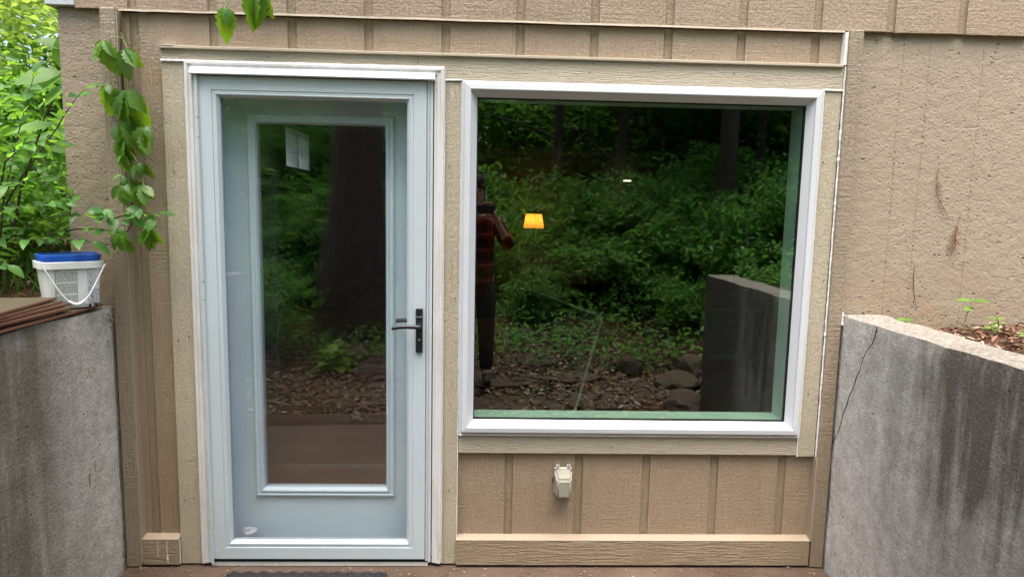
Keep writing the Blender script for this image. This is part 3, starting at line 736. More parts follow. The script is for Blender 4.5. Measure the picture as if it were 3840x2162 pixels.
# printed label: white panel, black frame, rows of tiny print
t = NT('fine print'); q = t.obj(); X, Y, Z = t.sep(q)
row = t.math('GREATER_THAN', t.math('FRACT', t.math('MULTIPLY', Z, 260)), .45)
word = t.math('GREATER_THAN', t.noise(t.map(q, (420, 1, 260)), 1, 1), .43)
gap = t.math('LESS_THAN', t.math('FRACT', t.math('MULTIPLY', t.math('SUBTRACT', Z, .012), 22)), .90)
txt = t.math('MULTIPLY', t.math('MULTIPLY', row, word), gap)
M['print'] = t.done(t.bsdf(t.mix(txt, (.66, .67, .66), (.03, .035, .04)), .5))
t = NT('printed table'); q = t.obj(); X, Y, Z = t.sep(q)
g1 = t.math('LESS_THAN', t.math('FRACT', t.math('MULTIPLY', Z, 120)), .18); g2 = t.math('LESS_THAN', t.math('FRACT', t.math('MULTIPLY', X, 130)), .16)
gtop = t.math('GREATER_THAN', Z, .085)
wd = t.math('MULTIPLY', t.math('GREATER_THAN', t.noise(t.map(q, (300, 1, 330)), 1, 1), .5), t.math('LESS_THAN', Z, .072))
tb = t.math('MAXIMUM', t.math('MULTIPLY', t.math('MAXIMUM', g1, g2), gtop), wd)
M['table'] = t.done(t.bsdf(t.mix(t.math('MULTIPLY', tb, .75), (.66, .67, .68), (.05, .06, .10)), .5))
def face_y(z): return -.9*(.1085 + (z-.0145)*(.0175/.1435))-.0012
def panel(x0, x1, z0, z1, name, mat, off=0.0):
    mb = MB(); mb.add([(x0, face_y(z0)-off, z0), (x1, face_y(z0)-off, z0), (x1, face_y(z1)-off, z1), (x0, face_y(z1)-off, z1), (x0, face_y(z0)+.001, z0), (x1, face_y(z0)+.001, z0), (x1, face_y(z1)+.001, z1), (x0, face_y(z1)+.001, z1)],
                      [(0, 1, 2, 3), (7, 6, 5, 4), (0, 4, 5, 1), (1, 5, 6, 2), (2, 6, 7, 3), (3, 7, 4, 0)]); return mb.build(name, mat, bk)
panel(-.078, .012, .014, .148, 'label_border', M['gasket'])
panel(-.0768, .0108, .0155, .1465, 'text_label', M['print'], .0004)
panel(.0735, .103, .018, .150, 'data_table', M['table'])
wp_ = plain('label white', (.66, .67, .68), .5); bl_ = plain('label blue', (.02, .10, .45), .5)
for i in range(5):
    z0 = .022+.0262*i
    panel(.0555, .0715, z0, z0+.0215, 'pictogram_frame', bl_ if i < 4 else M['gasket'])
    panel(.0563, .0707, z0+.0009, z0+.0206, 'pictogram_field', wp_, .0003)
    if i < 4: panel(.0662, .0705, z0+.0155, z0+.0204, 'pictogram_number', bl_, .0006)
    for k in range(3):                      # a hand-like scribble
        a0 = (.0585+.003*k, z0+.003); a1 = (.0600+.0028*k, z0+.0125+.0025*(k % 2))
        pts = [(a0[0], face_y(a0[1])-.0004, a0[1]), ((a0[0]+a1[0])/2+.0008, face_y(a1[1])-.0004, (a0[1]+a1[1])/2), (a1[0], face_y(a1[1])-.0004, a1[1])]
        MB().tube(pts, .00035, 4).build('pictogram_line', M['gasket'], bk)
# bail handle
pts = []
for i in range(25):
    a = i/24; x = .130-.262*a; s_ = math.sin(math.pi*a)
    pts.append((x, -.128-.012*s_, .168-.150*s_**1.15))
MB().tube(pts, .0034, 8).build('bail', M['pail'], bk, True)
MB().tube(pts[9:16], .0068, 10).build('grip', M['pail'], bk, True)

for ch_ in bk.children: ch_.data.transform(Matrix.Diagonal((.79, .82, 1.0, 1.0)))

# ------------------------------------------------------------------ leaves
def leaf_mesh(name, mat, width=.5, teeth=0, fold=.25, droop=.25, n=7, peak=.42):
    """blade of unit length along +Y, facing +Z"""
    mb = MB(); V = []; F = []
    for i in range(n+1):
        s_ = i/n
        w = width*.5*(math.sin(math.pi*s_**(math.log(.5)/math.log(peak))))**.85
        if teeth and 0 < i < n: w *= 1.0 + (teeth if i % 2 else -teeth)
        zc = -droop*s_*s_
        V += [(-w, s_-(teeth*.12 if i % 2 else 0), zc+w*fold*1.0), (0, s_, zc), (w, s_-(teeth*.12 if i % 2 else 0), zc+w*fold)]
    for i in range(n):
        a = 3*i; F += [(a, a+1, a+4, a+3), (a+1, a+2, a+5, a+4)]
    mb.add(V, F); me = bpy.data.meshes.new(name); me.from_pydata(mb.v, [], mb.f); me.materials.append(mat)
    me.polygons.foreach_set('use_smooth', [True]*len(me.polygons)); me.update(); return me
creep = [leaf_mesh('leaf', M['leaf_vine'], .50+.05*i, .16, .28+.12*i, .15+.22*i, 11, .50) for i in range(4)]
ovate = [leaf_mesh('leaf', M['leaf_shrub'], .50+.06*i, 0, .15+.12*i, .10+.2*i, 6, .42) for i in range(3)]
def put_leaf(me, base, d, nrm, L, parent, name='leaf'):
    d = Vector(d).normalized(); nrm = Vector(nrm); nrm = (nrm-d*nrm.dot(d))
    if nrm.length < 1e-4: nrm = d.orthogonal()
    nrm.normalize(); x = d.cross(nrm)
    Mx = Matrix(((x.x*L, d.x*L, nrm.x*L, base[0]), (x.y*L, d.y*L, nrm.y*L, base[1]), (x.z*L, d.z*L, nrm.z*L, base[2]), (0, 0, 0, 1)))
    o = bpy.data.objects.new(name, me); link(o, parent)
    o.matrix_local = (parent.matrix_basis.inverted() @ Mx) if parent is not None else Mx
    return o

# creeper hanging down the left post
vine = empty('creeper_vine', (-1.47, -.05, 1.37), 0, 'green creeper with drooping toothed leaves hanging down beside the left post', 'vine')
def vtube(pts, r, parent, mat, name='stem', n=6):
    off = parent.location
    return MB().tube([Vector(p_)-off for p_ in pts], r, n).build(name, mat, parent, True)
clusters = [((-1.511, 2.196), [(-1.55, 2.114), (-1.472, 2.081), (-1.461, 2.137)]), ((-1.429, 2.166), [(-1.451, 2.099), (-1.455, 2.067), (-1.385, 2.119), (-1.372, 2.093), (-1.412, 2.048)]),
 ((-1.501, 2.033), [(-1.533, 1.998), (-1.485, 1.94), (-1.477, 1.987)]), ((-1.431, 2.008), [(-1.484, 1.902), (-1.377, 1.901), (-1.363, 1.943), (-1.482, 1.94), (-1.447, 1.882)]),
 ((-1.427, 1.91), [(-1.418, 1.802), (-1.377, 1.842), (-1.438, 1.862)]), ((-1.476, 1.876), [(-1.483, 1.815)]), ((-1.378, 1.87), [(-1.35, 1.764), (-1.326, 1.849), (-1.407, 1.763)]),
 ((-1.452, 1.823), [(-1.477, 1.75), (-1.454, 1.732)]), ((-1.455, 1.763), [(-1.484, 1.731), (-1.44, 1.702)]), ((-1.399, 1.728), [(-1.433, 1.669), (-1.374, 1.695)]),
 ((-1.462, 1.678), [(-1.502, 1.674), (-1.449, 1.644)]), ((-1.47, 1.641), [(-1.431, 1.584), (-1.512, 1.591), (-1.422, 1.633)]), ((-1.388, 1.643), [(-1.426, 1.611), (-1.333, 1.604), (-1.362, 1.57), (-1.401, 1.572)]),
 ((-1.368, 1.477), [(-1.405, 1.409), (-1.335, 1.416), (-1.363, 1.394)]), ((-1.485, 1.45), [(-1.515, 1.398), (-1.477, 1.383)])]
def creeper_leaves(cl, parent, y0=-.085):
    for (b, tips) in cl:
        for i, tp in enumerate(tips):
            dx, dz = tp[0]-b[0], tp[1]-b[1]; L = math.hypot(dx, dz)
            oy = random.uniform(-.45, -.1)
            nrm = (random.uniform(-.5, .5) + dx*3, -1.0, random.uniform(.1, .9))
            if L < .062: nrm = (random.uniform(-.4, .4), -.5, 1.0); oy = -.6
            put_leaf(random.choice(creep), (b[0], y0-.004*i, b[1]), (dx, oy*L, dz), nrm, L*random.uniform(1.0, 1.18), parent)
creeper_leaves(clusters, vine)
for (b, tips) in clusters:
    for i in range(2):
        a = random.uniform(-2.5, -.6); L_ = random.uniform(.05, .085)
        put_leaf(random.choice(creep), (b[0]+random.uniform(-.02, .02), -.068, b[1]+random.uniform(-.03, .01)), (math.cos(a), -.15, math.sin(a)), (random.uniform(-.4, .4), -1, .3), L_, vine)
stem = [(-1.452, 2.232), (-1.449, 2.209), (-1.434, 2.177), (-1.424, 2.14), (-1.433, 2.086), (-1.436, 2.01), (-1.432, 1.912), (-1.442, 1.818), (-1.44, 1.785), (-1.413, 1.74), (-1.404, 1.728), (-1.415, 1.698), (-1.392, 1.662), (-1.392, 1.643), (-1.385, 1.56), (-1.37, 1.477)]
vtube([(x, -.072+.006*math.sin(i*1.3), z) for i, (x, z) in enumerate(stem)], .0026, vine, M['stem'])
vtube([(-1.449, -.07, 2.212), (-1.475, -.075, 2.214), (-1.511, -.085, 2.196)], .0018, vine, M['stem'], 'petiole')
vtube([(-1.43, -.075, 2.125), (-1.46, -.08, 2.09), (-1.487, -.084, 2.055), (-1.501, -.085, 2.033)], .0018, vine, M['stem'], 'petiole')
vtube([(-1.465, -.046, 2.32), (-1.464, -.05, 2.239), (-1.468, -.05, 2.121), (-1.466, -.05, 2.032), (-1.455, -.05, 1.797), (-1.448, -.052, 1.637), (-1.456, -.055, 1.481), (-1.492, -.06, 1.43), (-1.54, -.055, 1.39)], [.004, .0045, .005, .0045, .004, .0038, .0035, .003, .002], vine, M['twig'], 'woody_stem')
for j, (cl, st_, lab) in enumerate([([((-1.026, 2.325), [(-1.048, 2.268), (-1.013, 2.232), (-1.000, 2.255)])], [(-.985, 2.45), (-1.0, 2.37), (-1.026, 2.325)], 'small creeper leaf spray hanging from above, left of the top centre'),
                                   ([((-.905, 2.40), [(-.953, 2.330), (-.905, 2.265), (-.865, 2.31), (-.93, 2.285), (-.885, 2.285)])], [(-.87, 2.5), (-.885, 2.44), (-.905, 2.40)], 'larger bright creeper leaf spray hanging at the top edge above the door')]):
    tv = empty('creeper_spray', (st_[0][0], -.12, st_[0][1]), 0, lab, 'vine', 'creeper sprays hanging over the wall')
    creeper_leaves(cl, tv, -.12)
    vtube([(x, -.12, z) for x, z in st_]+[(st_[-1][0], -.125, st_[-1][1]-.004)], .002, tv, M['stem'])
    vtube([(st_[0][0], -.12, st_[0][1]), (st_[0][0]+.01, -.08, st_[0][1]+.2), (st_[0][0]+.02, -.036, st_[0][1]+.35)], .0025, tv, M['stem'])

# leaf clouds (numpy) ------------------------------------------------
def leaf_cloud(name, C, D, N, L, W, mat):
    """C centres, D long axes, N normals (n,3), L lengths, W width ratio"""
    n = len(C)
    D = D/np.linalg.norm(D, axis=1, keepdims=True); N = N-D*(N*D).sum(1, keepdims=True); N /= np.linalg.norm(N, axis=1, keepdims=True)+1e-9
    X = np.cross(D, N); L = L[:, None]; w = L*W*.5
    b = C-D*L*.5; tip = C+D*L*.5-N*L*.12
    l1 = b+D*L*.3+X*w+N*w*.3; l2 = b+D*L*.66+X*w*.8+N*w*.2; r1 = b+D*L*.3-X*w+N*w*.3; r2 = b+D*L*.66-X*w*.8+N*w*.2
    V = np.stack([b, l1, l2, tip, r2, r1], 1).reshape(-1, 3).astype(np.float32)
    base = (np.arange(n)*6)[:, None]
    F = np.concatenate([base+np.array([[0, 1, 2, 3]]), base+np.array([[0, 3, 4, 5]])], 1).reshape(-1).astype(np.int32)
    me = bpy.data.meshes.new(name); me.vertices.add(n*6); me.vertices.foreach_set('co', V.ravel())
    me.loops.add(len(F)); me.loops.foreach_set('vertex_index', F)
    me.polygons.add(n*2); me.polygons.foreach_set('loop_start', np.arange(n*2, dtype=np.int32)*4); me.polygons.foreach_set('loop_total', np.full(n*2, 4, np.int32))
    me.update(calc_edges=True); me.materials.append(mat); return me
def rand_leaves(C, size, flat=.6, rg=rng):
    n = len(C)
    D = rg.normal(size=(n, 3)); D[:, 2] = D[:, 2]*(1-flat)-.35
    N = rg.normal(size=(n, 3))*.55; N[:, 2] += 1.0
    return D, N, size*rg.uniform(.6, 1.3, n)
def clumps(n, ncl, r, sr, rg=rng, shell=.35):
    u = rg.normal(size=(ncl, 3)); u /= np.linalg.norm(u, axis=1, keepdims=True)
    c = u*(rg.uniform(shell, 1, ncl)[:, None])*np.array(r)
    k = rg.integers(0, ncl, n)
    off = rg.normal(size=(n, 3))*np.array(sr)*rg.uniform(.6, 1.3, ncl)[k][:, None]
    return c[k]+off

# shrub on the left bank: branches with individually placed leaves in front, foliage mass behind
def branch_leaves(pts, parent, L0, L1, step, meshes, up=.8, count=None):
    pts = [Vector(p_) for p_ in pts]; made = 0; acc = 0
    for a, b in zip(pts[:-1], pts[1:]):
        seg = b-a; L = seg.length; d = seg.normalized(); s_ = step-acc
        while s_ < L:
            q = a+d*s_; sd_ = d.cross(Vector((0, 0, 1)));
            sd_ = sd_.normalized() if sd_.length > .05 else Vector((1, 0, 0))
            for sg in (-1, 1):
                dr = sd_*sg+d*random.uniform(.2, .8)+Vector((0, 0, random.uniform(-.35, .35)))
                nn = Vector((random.uniform(-.5, .5), random.uniform(-.9, .1), up))
                put_leaf(random.choice(meshes), q, dr, nn, random.uniform(L0, L1), parent); made += 1
            s_ += step
        acc = (L-(s_-step)) % step
    put_leaf(random.choice(meshes), pts[-1], d+Vector((0, 0, -.1)), (0, -.4, 1), L1, parent)
    return made+1
sh = empty('bank_shrub', (-2.25, -.05, 1.1), 0, 'leafy green shrub spilling over the left wall behind the bucket', 'shrub')
br = [[(-2.2, .05, 1.15), (-2.02, -.08, 1.32), (-1.867, -.16, 1.429), (-1.786, -.16, 1.484), (-1.704, -.16, 1.512), (-1.633, -.16, 1.523), (-1.567, -.16, 1.524), (-1.497, -.16, 1.513), (-1.399, -.16, 1.495)],
      [(-1.469, -.16, 1.508), (-1.444, -.16, 1.519), (-1.394, -.16, 1.538), (-1.352, -.16, 1.536), (-1.300, -.15, 1.537)],
      [(-2.3, -.1, 1.2), (-2.1, -.17, 1.36), (-1.877, -.2, 1.424), (-1.787, -.2, 1.422), (-1.697, -.2, 1.427), (-1.583, -.2, 1.425), (-1.531, -.2, 1.416)],
      [(-1.64, -.15, 1.522), (-1.632, -.15, 1.59), (-1.655, -.15, 1.625), (-1.706, -.15, 1.709), (-1.758, -.15, 1.76)],
      [(-2.05, -.05, 1.4), (-1.85, -.1, 1.66), (-1.701, -.1, 1.858), (-1.669, -.1, 1.908), (-1.609, -.1, 1.987), (-1.583, -.1, 2.008)],
      [(-1.72, -.16, 1.44), (-1.616, -.16, 1.466), (-1.531, -.16, 1.468), (-1.472, -.16, 1.462)],
      [(-2.0, -.05, 1.3), (-1.92, -.1, 1.6), (-1.88, -.05, 1.85), (-1.84, .0, 2.08)],
      [(-2.15, 0, 1.3), (-2.05, -.1, 1.62), (-1.99, -.1, 1.84), (-1.9, -.1, 1.95)],
      [(-2.2, -.05, 1.25), (-2.05, -.2, 1.5), (-1.88, -.2, 1.62), (-1.74, -.17, 1.66)],
      [(-2.2, -.1, 1.25), (-2.0, -.22, 1.46), (-1.82, -.22, 1.545), (-1.68, -.2, 1.56)],
      [(-2.2, -.15, 1.2), (-2.05, -.25, 1.33), (-1.9, -.28, 1.37), (-1.80, -.28, 1.33)],
      [(-2.3, -.05, 1.35), (-2.2, -.1, 1.7), (-2.12, -.05, 1.95), (-2.02, 0, 2.05)],
      [(-1.95, -.1, 1.55), (-1.88, -.14, 1.72), (-1.8, -.12, 1.80), (-1.70, -.1, 1.80)]]
for i, b_ in enumerate(br):
    vtube(b_, [max(.0012, .0045*(1-k/len(b_))) for k in range(len(b_))], sh, M['twig'], 'branch', 5)
    branch_leaves(b_ if i not in (4,) else b_[2:], sh, .042, .07, .050 if i < 8 else .043, ovate)
for q in [(-1.41, -.17, 1.552), (-1.36, -.17, 1.55), (-1.33, -.16, 1.53), (-1.31, -.16, 1.515), (-1.42, -.17, 1.52), (-1.38, -.17, 1.518), (-1.36, -.165, 1.487), (-1.53, -.17, 1.55), (-1.56, -.17, 1.54), (-1.49, -.18, 1.545), (-1.60, -.17, 1.555), (-1.52, -.18, 1.52)]:
    put_leaf(random.choice(ovate), q, (random.uniform(-.3, 1), random.uniform(-.6, 0), random.uniform(-.5, .2)), (random.uniform(-.4, .4), -.9, .8), random.uniform(.05, .068), sh)
# mass of the same shrub further back
n = 5200
C = clumps(n, 130, (.62, .75, .50), (.085, .085, .05)) + np.array([-2.55, .55, 1.62])
C = C[(C[:, 0] < -1.80) | (C[:, 1] < -.02)]; C = C[(C[:, 2] > 1.05)]; C = C[~((C[:, 0] > -1.78))]
D, N, L = rand_leaves(C, .062, .5)
o = bpy.data.objects.new('foliage', leaf_cloud('foliage', C-np.array([-2.25, -.05, 1.1]), D, N, L, .52, M['leaf_mass'])); link(o, sh); o['kind'] = 'stuff'
# sapling with large pale leaves by the corner of the pier
sp = empty('broadleaf_sapling', (-2.2, .25, 1.15), 0, 'sapling with large pale translucent leaves at the corner of the concrete pier', 'sapling')
big = [leaf_mesh('leaf', M['leaf_hosta'] if False else leaf_mat('pale sapling leaf', (.12, .27, .03), (.17, .33, .05), (.36, .62, .05)), .52, .05, .12, .12, 8, .5)]
st_ = [(-2.2, .25, 1.15), (-2.12, .28, 1.6), (-2.0, .3, 1.95), (-1.9, .3, 2.12), (-1.84, .3, 2.25)]
vtube(st_, [.006, .005, .004, .003, .002], sp, M['twig'], 'stem')
for (b, tp) in [((-1.90, .28, 2.14), (-2.06, .2, 2.09)), ((-1.90, .28, 2.13), (-2.03, .2, 2.03)), ((-1.89, .29, 2.14), (-1.90, .25, 2.27)), ((-1.88, .29, 2.1), (-1.94, .2, 2.0)), ((-1.87, .29, 2.12), (-1.80, .25, 2.17)), ((-1.87, .3, 2.08), (-1.79, .22, 2.02)),
                ((-1.90, .28, 2.03), (-1.82, .24, 2.08)), ((-1.93, .3, 1.98), (-1.80, .22, 1.94)), ((-1.95, .3, 1.92), (-2.08, .2, 1.88)), ((-1.93, .3, 1.9), (-1.81, .2, 1.87)), ((-2.0, .3, 1.84), (-1.86, .2, 1.80)), ((-2.02, .3, 1.8), (-2.12, .2, 1.73)), ((-1.86, .3, 2.22), (-1.80, .27, 2.30)), ((-1.87, .3, 2.24), (-1.98, .25, 2.28))]:
    d_ = Vector(tp)-Vector(b); put_leaf(big[0], b, d_, (random.uniform(-.3, .3), -.7, .7), d_.length*1.05, sp)

# ------------------------------------------------------------------ woods
crown = []
for k in range(4):
    rg = np.random.default_rng(40+k)
    C = clumps(11000, 170, (2.3, 2.3, 2.0), (.30, .30, .17), rg, .2)
    D, N, L = rand_leaves(C, .12, .55, rg)
    crown.append((leaf_cloud('crown', C[::2], D[::2], N[::2], L[::2]*.85, .55, M['leaf_sunlit']), leaf_cloud('crown', C[::2], D[::2], N[::2], L[::2]*1.15, .5, M['leaf_wood'])))
bushm = []
for k in range(3):
    rg = np.random.default_rng(60+k)
    C = clumps(5200, 90, (.85, .85, .62), (.13, .13, .07), rg, .1); C[:, 2] += .55; C = C[C[:, 2] > 0.0]
    D, N, L = rand_leaves(C, .085, .5, rg)
    bushm.append((leaf_cloud('foliage', C, D, N, L, .5, M['leaf_mass']), leaf_cloud('foliage', C, D, N, L, .5, M['leaf_wood'])))
def tree(x, y, h, r, cz, cs, wood, label, group=None, lean=0, crowns=1, k=0, limbs=5):
    rr = random.Random(k*13+5)
    z0 = float(gh(x, y))-.1
    o = empty('woodland_tree', (x, y, z0), rr.random()*6, label, 'tree', group)
    pts = []; n = 10
    for i in range(n+1):
        f = i/n; pts.append((lean*f*h*.2+.10*math.sin(f*5+k)*min(1, f*3)*r*3, .10*math.cos(f*4+k*2)*min(1, f*3)*r*3, h*f))
    rad = [r*(1.35 if i == 0 else 1.1 if i == 1 else 1-.75*i/n) for i in range(n+1)]
    tr = MB().tube(pts, rad, 14)
    tr.build('trunk', M['bark'], o, True)
    for i in range(limbs):
        f = rr.uniform(.28, .9); a = rr.random()*6.28; q = Vector(pts[int(f*n)]); L = cs*1.9*rr.uniform(.5, 1)
        d = Vector((math.cos(a), math.sin(a), rr.uniform(.1, .7)))
        MB().tube([q, q+d*L*.35+Vector((0, 0, .05)), q+d*L*.7+Vector((rr.uniform(-.2, .2), rr.uniform(-.2, .2), .1)), q+d*L], [r*.36*(1-f*.4), r*.24, r*.14, r*.05], 6).build('limb', M['bark'], o, True)
    for i in range(crowns):
        c_ = bpy.data.objects.new('crown', crown[(k+i) % 4][1 if wood else 0]); link(c_, o)
        c_.location = (lean*h*.2*.8+rr.uniform(-.8, .8)*(i > 0)*cs, rr.uniform(-.8, .8)*(i > 0)*cs, cz+(i-.6*(crowns > 2))*1.6*cs); c_.rotation_euler = (0, 0, rr.random()*6); c_.scale = (cs, cs, cs*rr.uniform(.8, 1.05))
    return o
# big trunk mirrored in the door
bt = tree(-1.62, -5.0, 9.5, .36, 7.6, 1.35, True, 'thick dark bark trunk mirrored in the door glass', None, 0, 1, 1, 4)
W = [(1.15, -9.3, 8, .11, 5.6, 1.0, 'slender crooked tree mirrored in the left half of the picture window'), (2.5, -10.2, 9, .12, 6.0, 1.0, 'thin straight tree mirrored in the middle of the picture window'),
     (3.75, -7.8, 9, .17, 6.2, 1.1, 'forked dark tree mirrored in the right half of the picture window'), (5.3, -10.2, 9, .09, 5.8, 1.0, 'thin dark tree mirrored right of the forked tree'),
     (6.4, -11.4, 9, .11, 5.8, 1.1, 'dark tree mirrored at the right edge of the picture window')]
for k, w in enumerate(W): tree(*w[:6], True, w[6], None, .15*(-1)**k, 1, k+2, 7)
spots = [(-3.2, -10.5), (-1.0, -13), (.6, -14.5), (2.2, -13.8), (4.0, -13), (5.8, -14.2), (7.6, -13.2), (9.2, -12.4), (-4.6, -14), (1.4, -18.5), (3.6, -18), (6.4, -18.4), (-2.2, -18.5), (9.8, -17.4), (-6, -18), (12.4, -15.5), (4.8, -22.5), (.2, -22.5), (9.2, -22.8), (-4.4, -23), (12.8, -21.5), (8.0, -9.6), (10.6, -8.6), (-4.4, -8.2), (2.4, -27), (6.8, -27.5), (-1.8, -28), (11, -27), (15.5, -25), (-6.5, -27.5), (16.5, -19)]
for k, (x, y) in enumerate(spots):
    far = y < -16  # far trees take the leaves coloured as if sunlit
    tree(x, y, 9+k % 3, .09+.02*(k % 4), 2.6+1.1*(k % 3)+(1.0 if far else 0), 1.05+.25*(k % 2)+(.35 if far else 0), not far, 'woodland tree behind the photographer, mirrored dimly in the glass', 'woodland trees mirrored in the glass', 0, 3 if far else 1, k+10, 4)
bs = [(1.9, -6.4, 1.15), (3.0, -6.0, 1.1), (.9, -7.2, 1.1), (4.2, -6.0, 1.2), (2.6, -7.6, 1.5), (-.2, -7.4, 1.1), (1.5, -8.4, 1.5), (3.8, -8.8, 1.6), (5.4, -7.2, 1.4), (.2, -9.4, 1.5), (-2.7, -6.4, 1.2), (-3.4, -4.8, 1.0), (-2.5, -3.9, .75), (5.2, -5.0, 1.2), (3.4, -4.3, .8), (-1.0, -9.0, 1.4), (-2.6, -9.2, 1.6), (-4.2, -7.0, 1.4), (2.4, -10.4, 1.7), (5.0, -11.0, 1.8), (-.6, -11.2, 1.8), (7.0, -9.0, 1.6), (.6, -6.0, .6), (2.4, -5.2, .55), (-4.6, -10.6, 2.0), (-6.2, -12.4, 2.4), (-3.6, -12.6, 2.2), (-5.4, -15.2, 2.8), (-2.0, -15.6, 2.8), (1.6, -15.6, 2.6), (4.4, -15.8, 2.8), (7.4, -15.6, 2.8)]
for k, (x, y, s_) in enumerate(bs):
    o = empty('understory_bush', (x, y, float(gh(x, y))-.05), k*1.7, 'leafy understory bush behind the photographer, mirrored in the glass', 'bush', 'understory bushes mirrored in the glass')
    f_ = bpy.data.objects.new('foliage', bushm[k % 3][1]); link(f_, o); f_.scale = (s_, s_, s_*random.uniform(.85, 1.2))
    for i in range(4):
        a = random.random()*6.28; MB().tube([(0, 0, 0), (.15*math.cos(a)*s_, .15*math.sin(a)*s_, .4*s_), (.4*math.cos(a)*s_, .4*math.sin(a)*s_, .9*s_)], [.012*s_, .009*s_, .004*s_], 5).build('stem', M['twig'], o, True)
# bright trees and bushes seen directly past the left corner of the house
LT = [(-4.6, 3.2, 1.6, .8), (-6.2, 4.4, 2.4, 1.0), (-5.6, 6.6, 3.2, 1.1), (-8.2, 7.6, 3.0, 1.25), (-10.4, 9.4, 3.4, 1.4), (-7.6, 11.4, 4.2, 1.5), (-12.6, 13.0, 4.4, 1.7), (-9.2, 15.5, 5.4, 1.8), (-15.5, 17.5, 5.4, 2.1), (-6.6, 3.0, 1.6, .9), (-8.6, 5.0, 2.2, 1.0), (-12.0, 8.6, 2.6, 1.4), (-13, 20, 7.5, 2.3), (-18, 22, 7, 2.6)]
for k, (x, y, cz, cs) in enumerate(LT):
    tree(x, y, cz+2.0*cs, .05+.05*(k % 3), cz, cs, False, 'bright green woodland tree beyond the left corner of the house', 'trees beyond the left corner', 0, 1, k+50, 4)
for k, (x, y, s_) in enumerate([(-3.5, 1.8, .9), (-4.4, 2.4, 1.0), (-3.2, 3.4, .8), (-5.2, 4.6, 1.2), (-4.2, 5.2, 1.1), (-3.6, .6, .6)]):
    o = empty('bank_bush', (x, y, float(gh(x, y))-.05), k*2.1, 'low bright bush growing on the bank past the house corner', 'bush', 'bushes on the left bank')
    f_ = bpy.data.objects.new('foliage', bushm[k % 3][0]); link(f_, o); f_.scale = (s_, s_, s_)
    for i in range(3):
        a = random.random()*6.28; MB().tube([(0, 0, 0), (.2*math.cos(a)*s_, .2*math.sin(a)*s_, .5*s_), (.45*math.cos(a)*s_, .45*math.sin(a)*s_, .95*s_)], [.012*s_, .008*s_, .003*s_], 5).build('stem', M['twig'], o, True)

# ------------------------------------------------------------------ ground cover, litter, rocks
def scatter_on_ground(name, n, box, size, W_, mat, flat, lift, label, cat):
    x = rng.uniform(box[0], box[1], n); y = rng.uniform(box[2], box[3], n); z = gh(x, y)
    keep = z > -.1; x, y, z = x[keep], y[keep], z[keep]
    C = np.stack([x, y, z+rng.uniform(.004, lift, len(x))], 1); n = len(C)
    D = rng.normal(size=(n, 3)); D[:, 2] *= flat; N = rng.normal(size=(n, 3))*.35; N[:, 2] += 1
    o = bpy.data.objects.new(name, leaf_cloud(name, C, D, N, size*rng.uniform(.5, 1.4, n), W_, mat)); link(o); return tag(o, label, cat, None, 'stuff')
scatter_on_ground('leaf_litter', 5200, (-4.2, -1.78, -1.4, 3.0), .045, .45, M['litter'], .3, .03, 'dry brown leaf litter on the bank behind the left wall', 'leaf litter')
scatter_on_ground('leaf_litter', 16000, (-3, 4.5, -6.5, -2.0), .055, .45, M['litter'], .3, .03, 'dry leaf litter on the forest floor behind the photographer', 'leaf litter')
scatter_on_ground('leaf_litter', 1500, (1.74, 2.9, -1.2, -.02), .04, .25, M['litter'], .3, .03, 'dry twigs and litter behind the right wall', 'leaf litter')
scatter_on_ground('ground_cover', 9000, (-3.5, 5.5, -8, -3.6), .075, .5, M['leaf_wood'], .7, .28, 'low green ground cover under the trees, mirrored in the glass', 'ground cover')
# grass tufts on the left bank
x = rng.uniform(-3.4, -1.9, 900); y = rng.uniform(.0, 2.2, 900); C = np.stack([x, y, gh(x, y)+.08], 1); D = rng.normal(size=(900, 3))*.45; D[:, 2] = 1; N = rng.normal(size=(900, 3))
o = bpy.data.objects.new('bank_grass', leaf_cloud('bank_grass', C, D, N, .17*rng.uniform(.4, 1.2, 900), .035, M['grass'])); link(o); tag(o, 'thin green grass tufts on the bank behind the left wall', 'grass', None, 'stuff')
# debris on the patio
x = rng.uniform(-1.5, 1.5, 420); y = -np.abs(rng.normal(0, .12, 420))-.01; C = np.stack([x, y, np.full(420, .006)], 1); D = rng.normal(size=(420, 3)); D[:, 2] *= .05; N = np.tile([0, 0, 1.], (420, 1))+rng.normal(size=(420, 3))*.15
o = bpy.data.objects.new('patio_debris', leaf_cloud('patio_debris', C, D, N, .010*rng.uniform(.3, 1.6, 420), .5, M['litter'])); link(o); tag(o, 'tiny bits of dry leaf and grit along the foot of the wall', 'debris', None, 'stuff')
def rock(x, y, sx, sy, sz, k, label):
    bm = bmesh.new(); bmesh.ops.create_icosphere(bm, subdivisions=3, radius=1)
    for v in bm.verts:
        d = v.co.normalized(); f = 1+.28*noise.noise(d*1.6+Vector((k*3.1, 0, 0)))+.10*noise.noise(d*4.5+Vector((k, 2, 0)))
        v.co = Vector((d.x*f*sx, d.y*f*sy, max(-.4, d.z*f)*sz))
    me = bpy.data.meshes.new('rock'); bm.to_mesh(me); bm.free(); me.materials.append(M['stone'])
    o = bpy.data.objects.new('rock', me); link(o); o.location = (x, y, float(gh(x, y))+sz*.15); o.rotation_euler.z = k; return tag(o, label, 'rock', 'rocks mirrored in the glass')
